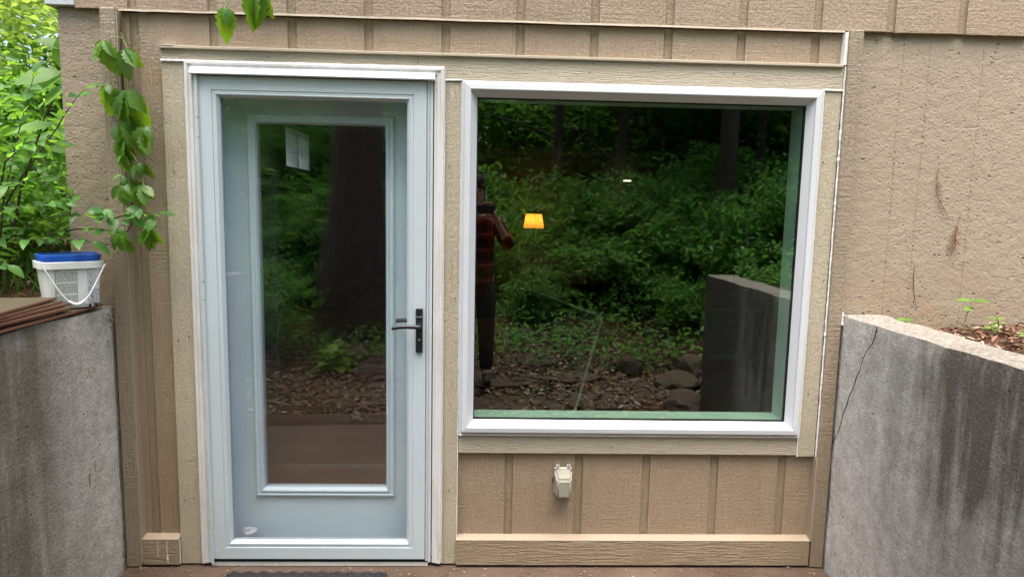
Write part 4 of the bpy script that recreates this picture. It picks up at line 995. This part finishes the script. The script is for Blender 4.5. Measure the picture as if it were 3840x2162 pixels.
for a in [(1.42, -3.75, .19, .15, .15, 1, 'rounded grey rock mirrored low in the middle of the picture window'), (1.75, -3.1, .34, .22, .12, 2, 'broad flat reddish rock mirrored low in the picture window'), (.95, -5.0, .17, .13, .12, 3, 'pale rock mirrored beside the path in the picture window'), (2.05, -3.6, .22, .2, .16, 4, 'rock mirrored beside the end of the right wall'),
          (1.62, -2.4, .26, .18, .12, 5, 'low rock mirrored at the foot of the right wall'), (-1.35, -3.9, .24, .2, .17, 6, 'stone step mirrored in the door below the trunk'), (-1.0, -3.35, .3, .18, .12, 7, 'flat stone mirrored low in the door glass'), (.45, -5.2, .18, .15, .10, 8, 'reddish rock mirrored left of the pale rock')]: rock(*a)
ho = empty('hosta', (-1.50, -3.55, float(gh(-1.50, -3.55))), 0, 'lime green hosta mirrored in the lower part of the door glass', 'plant')
hl = leaf_mesh('leaf', M['leaf_hosta'], .6, 0, .2, .45, 7, .42)
for i in range(16):
    a = i*2.4; put_leaf(hl, Vector(ho.location)+Vector((0, 0, .05+.01*i)), (math.cos(a), math.sin(a), .25+.05*i), (0, 0, 1), .26-.006*i, ho)
# weeds along the right wall
def weed(x, y, h, nl, L, k, label):
    z = float(gh(x, y)); z = max(z, 1.09); o = empty('weed', (x, y, z), 0, label, 'weed', 'weeds behind the right wall'); rr = random.Random(k)
    top = Vector((x+rr.uniform(-.01, .03), y, z+h)); vtube([(x, y, z-.02), (x+.005, y, z+h*.5), top], [.004, .003, .0022], o, M['stem'])
    wl2 = leaf_mesh('leaf', M['leaf_weed'], .5, .08, .2, .2, 7, .45)
    for i in range(nl):
        a = i*2*math.pi/nl+rr.random()*.6; put_leaf(wl2, top-Vector((0, 0, .25*h*(i % 2))), (math.cos(a), math.sin(a)*.7, .15), (0, -.4, 1), L*rr.uniform(.8, 1.2), o)
weed(1.80, -.06, .05, 4, .045, 1, 'small star-shaped weed behind the top of the right wall')
weed(2.02, -.10, .14, 5, .06, 2, 'taller pale-stemmed seedling with a whorl of leaves behind the right wall')
weed(2.05, -.22, .05, 4, .04, 3, 'tiny weed just right of the pale-stemmed seedling'); weed(2.12, -.16, .07, 6, .035, 4, 'low weed tuft near the right edge, next to the painted wall'); weed(2.02, -.42, .07, 6, .035, 5, 'low weed tuft nearest the camera on the right bank'); weed(2.18, -.3, .1, 7, .035, 6, 'spindly weed at the far right edge')
# dead creeper rootlets clinging to the right-hand wall
dv = empty('dead_rootlet', (2.03, .008, 1.5), 0, 'dry brown creeper rootlet clinging to the painted wall on the right', 'vine')
M['dead'] = plain('dead rootlet', (.22, .10, .055), .9, .1, var=.4, scale=60)
vtube([(1.918, .004, 1.80), (1.916, .006, 1.74), (1.922, .004, 1.67), (1.95, .004, 1.63), (1.968, .002, 1.60), (1.985, .004, 1.575)], [.0006, .001, .0013, .0016, .0013, .0006], dv, M['dead'])
vtube([(2.035, .006, 1.60), (2.025, .002, 1.545), (2.015, -.004, 1.50), (2.02, -.002, 1.46), (2.005, .006, 1.40)], [.0008, .0015, .0034, .0018, .0004], dv, M['dead'])
for i in range(26):
    b = Vector((2.017+random.uniform(-.006, .006), .0, 1.49+random.uniform(-.04, .05))); vtube([b, b+Vector((random.uniform(-.03, .03), -.006, random.uniform(-.04, .02)))], [.0015, .0005], dv, M['dead'], 'rootlet', 4)
for i in range(34):
    f = random.random(); b = Vector((1.918+.05*f*f, .006, 1.79-.18*f)); vtube([b, b+Vector((random.uniform(-.012, .012), -.003, random.uniform(-.012, .006)))], [.0012, .0005], dv, M['dead'], 'rootlet', 4)
d2 = empty('dark_rootlet', (1.86, .008, 1.2), 0, 'thin black rootlet on the painted wall low above the right wall top', 'vine')
vtube([(1.853, .006, 1.37), (1.853, .006, 1.32), (1.860, .006, 1.26), (1.868, .006, 1.22), (1.88, .006, 1.18)], [.0008, .0014, .0013, .0012, .0006], d2, M['gasket'])

# ------------------------------------------------------------------ room behind the glass
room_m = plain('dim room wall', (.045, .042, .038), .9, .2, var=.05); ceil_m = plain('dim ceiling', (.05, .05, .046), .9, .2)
fl = empty('room_floor'); fl['kind'] = 'structure'
t = NT('brown plank floor'); p = t.pos(); rnd = t.n('ShaderNodeObjectInfo').outputs['Random']
wd_ = t.noise(t.map(p, (2, 40, 40)), 1, 4, .6, .5)
M['plank'] = t.done(t.bsdf(t.mix(t.math('ADD', t.math('MULTIPLY', wd_, .6), t.math('MULTIPLY', rnd, .4)), (.17, .062, .038), (.40, .17, .105)), .4, .4))
pm = MB().box(-1.3, 1.298, 0, .188, -.02, .028, .0012).mesh('plank', M['plank'])
k = 0
for j in range(34):
    for i in range(2):
        o = bpy.data.objects.new('plank', pm); link(o, fl); o.location = (-.3+2.6*i, .125+.19*j, 0); k += 1
def struct(mb, name, mat): o = mb.build(name, mat); o['kind'] = 'structure'; return o
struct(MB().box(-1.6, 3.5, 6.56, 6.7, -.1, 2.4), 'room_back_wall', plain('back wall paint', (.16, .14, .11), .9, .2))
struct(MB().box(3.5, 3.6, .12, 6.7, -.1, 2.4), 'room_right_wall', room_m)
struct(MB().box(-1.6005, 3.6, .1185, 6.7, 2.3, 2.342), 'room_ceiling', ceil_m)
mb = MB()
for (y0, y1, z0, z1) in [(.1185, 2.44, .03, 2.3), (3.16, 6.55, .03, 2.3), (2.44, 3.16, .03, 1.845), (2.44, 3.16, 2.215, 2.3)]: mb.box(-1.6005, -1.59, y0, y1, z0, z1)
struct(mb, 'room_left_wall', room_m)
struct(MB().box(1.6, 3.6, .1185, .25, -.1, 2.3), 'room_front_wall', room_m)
# side window in the left wall of the room
sw = MB()
for (y0, y1, z0, z1) in [(2.44, 2.475, 1.845, 2.215), (3.125, 3.16, 1.845, 2.215), (2.475, 3.125, 1.845, 1.88), (2.475, 3.125, 2.18, 2.215), (2.79, 2.81, 1.88, 2.18)]: sw.box(-1.69, -1.585, y0, y1, z0, z1)
sw = P(sw, 'side_window', M['vinyl'], label='small white side window seen through the door glass')
P(MB().box(-1.65, -1.646, 2.475, 3.125, 1.88, 2.18), 'glass_pane', M['glass_side'], parent=sw)
# floor lamp
lp = empty('floor_lamp', (.585, 6.0, .03), 0, 'lit floor lamp with yellow shade inside the room', 'lamp')
MB().lathe([(.13, 0), (.13, .012), (.03, .022), (.01, .03)], (0, 0, 0), 24).build('base', M['black'], lp, True)
MB().tube([(0, 0, .02), (0, 0, 1.40)], .009, 8).build('pole', M['black'], lp, True)
t = NT('translucent lamp shade'); tl = t.n('ShaderNodeBsdfTranslucent'); tl.inputs[0].default_value = (.90, .62, .30, 1)
mx = t.n('ShaderNodeMixShader'); mx.inputs[0].default_value = .75; t.set(mx.inputs[1], t.bsdf((.6, .42, .18), .8)); t.set(mx.inputs[2], tl.outputs[0]); M['shade'] = t.done(mx.outputs[0])
mb = MB(); n = 32
for r_, z in ((.138, 1.312), (.105, 1.498), (.103, 1.498), (.136, 1.312)):
    for k in range(n): mb.v.append((r_*math.cos(6.2832*k/n), r_*math.sin(6.2832*k/n), z))
for i in range(4):
    for k in range(n): mb.f.append((i*n+k, i*n+(k+1) % n, ((i+1) % 4)*n+(k+1) % n, ((i+1) % 4)*n+k))
mb.build('lamp_shade', M['shade'], lp, True)
MB().lathe([(.012, 1.345), (.02, 1.36), (.018, 1.375), (.006, 1.385)], (0, 0, 0), 12).build('bulb', plain('bulb', (.9, .8, .6), .5, emis=(1, .7, .3), estr=5), lp, True)
ll = bpy.data.lights.new('lamp_light', 'POINT'); ll.energy = 1.5; ll.color = (1, .62, .25); ll.shadow_soft_size = .03
lo = bpy.data.objects.new('lamp_light', ll); link(lo, lp); lo.location = (0, 0, 1.405)
# pendant light
pd = empty('pendant_light', (1.87, 6.3, 2.0), 0, 'small glowing disc pendant light near the ceiling of the room', 'lamp')
MB().lathe([(.05, -.006), (.055, 0), (.05, .006), (.006, .010)], (0, 0, 0), 20).build('disc', plain('pendant glow', (.9, .8, .6), .5, emis=(1, .78, .45), estr=1.6), pd, True)
MB().tube([(0, 0, .025), (0, 0, .3)], .004, 6).build('cord', M['black'], pd)
# chair with storage bin and cloth
M['wood_d'] = plain('dark chair wood', (.05, .035, .028), .5, .4, var=.2); M['bin'] = plain('grey plastic bin', (.13, .12, .10), .4, .4, var=.2, scale=8); M['paper'] = plain('pale cushion', (.30, .28, .20), .8, .2, var=.15)
ch = empty('room_chair', (1.98, 2.45, .03), R(-4), 'dark wooden chair inside the room at the lower right of the window', 'chair')
MB().box(-.235, .235, -.21, .21, .40, .455, .012).build('seat', M['paper'], ch)
for sx in (-1, 1):
    for sy in (-1, 1): MB().tube([(sx*.2, sy*.18, .41), (sx*.215, sy*.195, 0)], [.02, .015], 8).build('leg', M['wood_d'], ch)
    MB().tube([(sx*.205, .2, .41), (sx*.21, .235, .95)], [.018, .014], 8).build('back_post', M['wood_d'], ch)
MB().box(-.2, .2, .218, .238, .62, .92, .006).build('backrest', M['wood_d'], ch)
bn = empty('storage_bin', (1.955, 2.42, .487), R(-4), 'grey plastic storage bin standing on the chair inside the room', 'bin')
loft([sq_ring(.185, 0, 8), sq_ring(.21, .34, 8)], True).build('bin_body', M['bin'], bn, True)
loft([sq_ring(.215, .335, 8), sq_ring(.22, .345, 8), sq_ring(.22, .36, 8), sq_ring(.2, .362, 8)], True).build('bin_lid', M['paper'], bn, True)
MB().box(-.05, .05, -.20, -.192, .275, .315).build('handle_recess', M['wood_d'], bn)
MB().box(-.13, .14, -.1, .1, .364, .455, .012).build('clear_box', M['bin'], None).matrix_world = Matrix.Translation((1.955, 2.42, .487))
cb = bpy.data.objects['clear_box']; tag(cb, 'small flat box lying on top of the storage bin inside the room', 'box')
cl = MB(); 
for i in range(9):
    for j in range(9):
        u = i/8; v = j/8; cl.v.append((2.20+.11*u+.012*math.sin(v*9), 2.36+.015*math.sin(u*7+v*3), .42+.47*v-.04*u*(1-v)))
for i in range(8):
    for j in range(8): cl.f.append((i*9+j, i*9+9+j, i*9+10+j, i*9+1+j))
cl = cl.build('hanging_cloth', M['paper'], None, True, 'pale cloth hanging beside the storage bin inside the room', 'cloth')
md = cl.modifiers.new('thick', 'SOLIDIFY'); md.thickness = .006
# tilted table top with pale edges
tt = empty('tilted_table_top', (.5, 1.5, .03), 0, 'dark tilted table top with pale edges inside the room', 'table')
A, B_, C_, D_ = Vector((.265, 2.0, 1.02)), Vector((.74, 1.4, .90)), Vector((.535, 1.15, .31)), Vector((.05, 1.75, .43))
mb = MB(); nn = (B_-A).cross(D_-A).normalized()*.012; off = Vector(tt.location)
mb.add([v_-off+s_ for s_ in (nn*0, nn) for v_ in (A, B_, C_, D_)], [(0, 1, 2, 3), (7, 6, 5, 4), (0, 4, 5, 1), (1, 5, 6, 2), (2, 6, 7, 3), (3, 7, 4, 0)]); mb.build('top_panel', plain('dark panel', (.05, .05, .045), .6), tt)
for a, b, r_ in ((A, B_, .010), (B_, C_, .010), (A, D_, .006)): MB().tube([a-off, b-off], r_, 6).build('edge_strip', plain('pale edge', (.85, .85, .72), .6), tt)
MB().tube([(A+C_)/2-off, ((A+C_)/2-off)*1.0-Vector((0, -.15, .63))], .015, 6).build('leg', M['wood_d'], tt)
MB().tube([(C_+D_)/2-off, Vector((((C_+D_)/2-off).x, ((C_+D_)/2-off).y, 0))], .015, 6).build('leg', M['wood_d'], tt)
# desk with clutter, office chair
dk = empty('desk', (-1.2, 3.0, .03), 0, 'wooden desk along the left wall inside the room', 'desk')
M['deskw'] = plain('desk wood', (.30, .23, .17), .5, .4, var=.2, scale=9)
MB().box(-.345, .155, -.98, 1.1, .73, .76, .004).build('desk_top', M['deskw'], dk)
MB().box(-.33, -.30, -.93, 1.05, 0, .73).build('side_panel', M['deskw'], dk); MB().box(.10, .13, -.93, 1.05, 0, .73).build('side_panel', M['deskw'], dk); MB().box(-.335, .135, -.96, -.935, .0, .73).build('front_panel', M['deskw'], dk); MB().box(-.30, .10, .9, .92, .3, .73).build('back_panel', M['deskw'], dk)
for i, (x, y, h, r_) in enumerate([(-1.12, 2.55, .07, .03), (-1.16, 2.85, .09, .035), (-1.10, 3.2, .06, .03), (-1.2, 2.30, .04, .05)]):
    o = MB().lathe([(r_*.9, 0), (r_, h*.2), (r_, h*.8), (r_*.7, h*.9), (r_*.7, h)], (0, 0, 0), 14).build('jar', plain('jar', (.05, .04, .04), .3), None, True, ['small dark jar at the front of the desk', 'taller dark jar in the middle of the desk', 'short dark jar at the back of the desk', 'wide low dark pot on the left of the desk'][i], 'jar', 'jars on the desk'); o.location = (x, y, .7905)
sk = empty('black_speaker', (-1.335, 2.28, .7905), R(-20), 'tall black rounded loudspeaker standing on the desk inside the room', 'speaker')
oval = [(-.085, 0)] + [(-.085+.0*i, .45+.0*i) for i in range(1)] + [(.085*math.cos(math.pi*(1-i/12)), .48+.20*math.sin(math.pi*(1-i/12))) for i in range(13)] + [(.085, .45), (.085, 0)]
MB().poly(oval, -.06, .08).build('cabinet', M['black'], sk)
MB().poly([(x*.86, .02+z*.94) for x, z in oval], -.066, -.0605).build('grille', M['gasket'], sk)
# low cabinet with a small lamp and a red box against the back
cbn = empty('low_cabinet', (1.55, 5.9, .03), 0, 'dark low cabinet deep inside the room', 'cabinet')
MB().box(-.5, .5, -.25, .25, .05, .62, .004).build('carcass', M['wood_d'], cbn)
for x in (-.49, .01): MB().box(x, x+.48, -.27, -.2505, .07, .6, .003).build('door', M['wood_d'], cbn)
rb = MB().box(-.17, .17, -.1, .1, 0, .17, .003).build('red_box', plain('red carton', (.30, .03, .025), .6), None, False, 'red carton with a white label on the cabinet inside the room', 'box'); rb.location = (1.42, 5.75, .6505)
MB().box(-.1, .12, -.1025, -.1005, .05, .12).build('white_label', plain('white sticker', (.8, .8, .78), .6), rb); MB().box(-.085, -.045, -.1045, -.103, .065, .105).build('label_mark', M['gasket'], rb)
tl_ = empty('table_lamp', (1.46, 6.1, .6505), 0, 'small unlit table lamp with black shade on the cabinet', 'lamp')
MB().lathe([(.06, 0), (.06, .01), (.012, .02), (.012, .33)], (0, 0, 0), 14).build('stand', M['black'], tl_, True); MB().lathe([(.11, .30), (.075, .44)], (0, 0, 0), 24).build('lamp_shade', M['black'], tl_, True)

# ------------------------------------------------------------------ the photographer (mirrored in the window)
GZ = float(gh(-.08, -3.0))
pr = empty('person', (-.12, -3.02, max(GZ, 0)+.045), 0, 'person in red plaid shirt and dark trousers holding a phone, mirrored in the window', 'person')
def skin(name, chains, mat, root, sub=2):
    """chains: list of [(x,y,z,r)...]; shared points are welded"""
    vid = {}; V = []; Rr = []; E = []
    def vv(p_):
        key = tuple(round(q, 4) for q in p_[:3])
        if key not in vid: vid[key] = len(V); V.append(p_[:3]); Rr.append(p_[3] if hasattr(p_[3], '__len__') else (p_[3], p_[3]))
        return vid[key]
    for c_ in chains:
        ids = [vv(p_) for p_ in c_]; E += list(zip(ids[:-1], ids[1:]))
    me = bpy.data.meshes.new(name); me.from_pydata(V, E, []); me.update(); me.materials.append(mat)
    o = bpy.data.objects.new(name, me); link(o, pr)
    s_ = o.modifiers.new('skin', 'SKIN')
    for i, d in enumerate(me.skin_vertices[0].data): d.radius = Rr[i]; d.use_root = (i == root)
    s_.use_smooth_shade = True
    b = o.modifiers.new('sub', 'SUBSURF'); b.levels = sub; b.render_levels = sub; return o
M['skin'] = plain('skin', (.42, .24, .17), .5, .4, var=.06); M['jeans'] = plain('dark trousers', (.025, .027, .035), .85, .2, var=.25, scale=30); M['shoe'] = plain('shoe', (.03, .025, .022), .6); M['hair'] = plain('dark hair', (.03, .022, .016), .6, .4, var=.3, scale=50)
t = NT('red plaid flannel'); q = t.obj(); X, Y, Z = t.sep(q)
bz = t.math('LESS_THAN', t.math('FRACT', t.math('MULTIPLY', Z, 7.5)), .5); bx_ = t.math('LESS_THAN', t.math('FRACT', t.math('MULTIPLY', t.math('ADD', X, Y), 7.5)), .5)
pl_ = t.math('ADD', t.math('MULTIPLY', bz, .5), t.math('MULTIPLY', bx_, .5))
ln = t.math('MAXIMUM', t.math('LESS_THAN', t.math('FRACT', t.math('MULTIPLY', t.math('ADD', Z, .033), 7.5)), .06), t.math('LESS_THAN', t.math('FRACT', t.math('MULTIPLY', t.math('ADD', t.math('ADD', X, Y), .033), 7.5)), .06))
M['plaid'] = t.done(t.bsdf(t.mix(t.math('MULTIPLY', ln, .5), t.ramp(pl_, [(0, (.26, .022, .022)), (.5, (.10, .010, .014)), (1, (.015, .01, .014))]), (.5, .3, .25)), .9, .1))
hip, che, nek = (0, 0, .92), (0, 0, 1.25), (0, .01, 1.47)
rs, re, rw = (.185, .0, 1.39), (.30, .085, 1.19), (.175, .15, 1.44)
ls, le, lw_ = (-.185, .0, 1.39), (-.26, .09, 1.14), (-.05, .16, 1.42)
leg = lambda s_: [(*hip, (.15, .11)), (s_*.095, 0, .84, .098), (s_*.105, .015, .49, .066), (s_*.11, -.01, .09, .046), (s_*.115, .06, .035, .04), (s_*.12, .16, .03, .034)]
skin('body', [[(*hip, (.14, .10)), (*che, (.15, .10)), (0, .0, 1.40, (.10, .08)), (*nek, .055), (0, .03, 1.56, (.07, .085)), (0, .035, 1.655, (.074, .095)), (0, .03, 1.715, (.06, .08))],
              [(0, .0, 1.40, (.10, .08)), (*rs, .055), (*re, .042), (*rw, .028), (.15, .158, 1.50, (.036, .02))], [(0, .0, 1.40, (.10, .08)), (*ls, .055), (*le, .042), (*lw_, .028), (-.055, .165, 1.47, (.036, .02))], leg(1), leg(-1)], M['skin'], 0)
skin('shirt', [[(0, 0, .74, (.18, .13)), (0, 0, .92, (.176, .128)), (*che, (.175, .125)), (0, 0, 1.40, (.13, .10)), (0, .01, 1.46, (.075, .075))], [(0, 0, 1.40, (.13, .10)), (*rs, .075), (*re, .062), (.245, .115, 1.30, .050)], [(0, 0, 1.40, (.13, .10)), (*ls, .075), (*le, .062), (-.12, .14, 1.31, .045)]], M['plaid'], 1)
skin('trousers', [[(0, 0, 1.02, (.14, .10)), (*hip, (.150, .108)), (.095, 0, .82, .112), (.105, .015, .49, .082), (.11, -.01, .07, .064)], [(*hip, (.150, .108)), (-.095, 0, .82, .112), (-.105, .015, .49, .082), (-.11, -.01, .07, .064)]], M['jeans'], 1)
for s_ in (-1, 1): skin('shoe', [[(s_*.11, -.06, .035, .045), (s_*.115, .05, .04, .048), (s_*.12, .18, .025, .042), (s_*.122, .21, .022, .03)]], M['shoe'], 0)
skin('hair', [[(0, -.045, 1.63, (.07, .06)), (0, -.02, 1.71, (.08, .09)), (0, .03, 1.765, (.065, .075)), (0, .07, 1.755, (.05, .035))]], M['hair'], 1)
for s_ in (-1, 1): MB().lathe([(.004, -.02), (.014, -.015), (.017, .0), (.012, .014), (.003, .02)], (s_*.076, .02, 1.655), 10).build('ear', M['skin'], pr, True)
MB().tube([(0, .118, 1.675), (0, .132, 1.65), (0, .138, 1.635), (0, .118, 1.625)], [.008, .011, .014, .008], 8).build('nose', M['skin'], pr, True)
MB().tube([(-.025, .112, 1.598), (0, .121, 1.600), (.025, .112, 1.598)], [.003, .006, .003], 6).build('mouth', plain('lips', (.35, .12, .1), .5), pr, True)
for s_ in (-1, 1): MB().lathe([(.003, .0), (.012, .004), (.012, .008), (.003, .011)], (s_*.031, .107, 1.675), 10, 'y').build('eye', M['hair'], pr, True)
# fingers round the phone (person space; the phone lens sits just behind the camera)
px, pyy, pz = .045, .178, 1.575-pr.location.z
def finger(pts, r): MB().tube(pts, [r, r*.98, r*.9, r*.7][:len(pts)], 8).build('finger', M['skin'], pr, True)
for i in range(4):
    L = (.075, .085, .08, .065)[i]; zz = pz+.052-.004*i; x0 = .150-.0*i
    finger([(x0-.002*i, .155, pz-.02+.018*i), (x0-.03, .178+.003*i, pz+.02+.012*i), (x0-.055-.008*i, .182, pz+.043+.003*i), (x0-.055-L*.45, .184, pz+.046-.004*i)], .0095)
    finger([(-.055, .165, pz-.05+.016*i), (-.072, .185, pz-.04+.018*i), (-.07, .196, pz-.025+.018*i), (-.052, .197, pz-.02+.016*i)], .009)
finger([(.145, .15, pz-.045), (.125, .16, pz-.055), (.10, .168, pz-.05), (.085, .17, pz-.042)], .0105)
finger([(-.05, .16, pz-.045), (-.035, .165, pz-.052), (-.01, .168, pz-.048), (.0, .17, pz-.042)], .0105)
ph = MB().box(-.065, .095, -.0045, .0045, -.038, .038, .003).build('phone', M['black'], None, False, 'dark phone held up in landscape by the person, mirrored in the window', 'phone')
ph.location = (-.055, -2.836, 1.575)
for k in range(3): MB().lathe([(.007, .0046), (.007, .0062)], (.02+.018*(k-1)*0, 0, .022-.022*k), 14, 'y').build('lens', M['gasket'], ph)
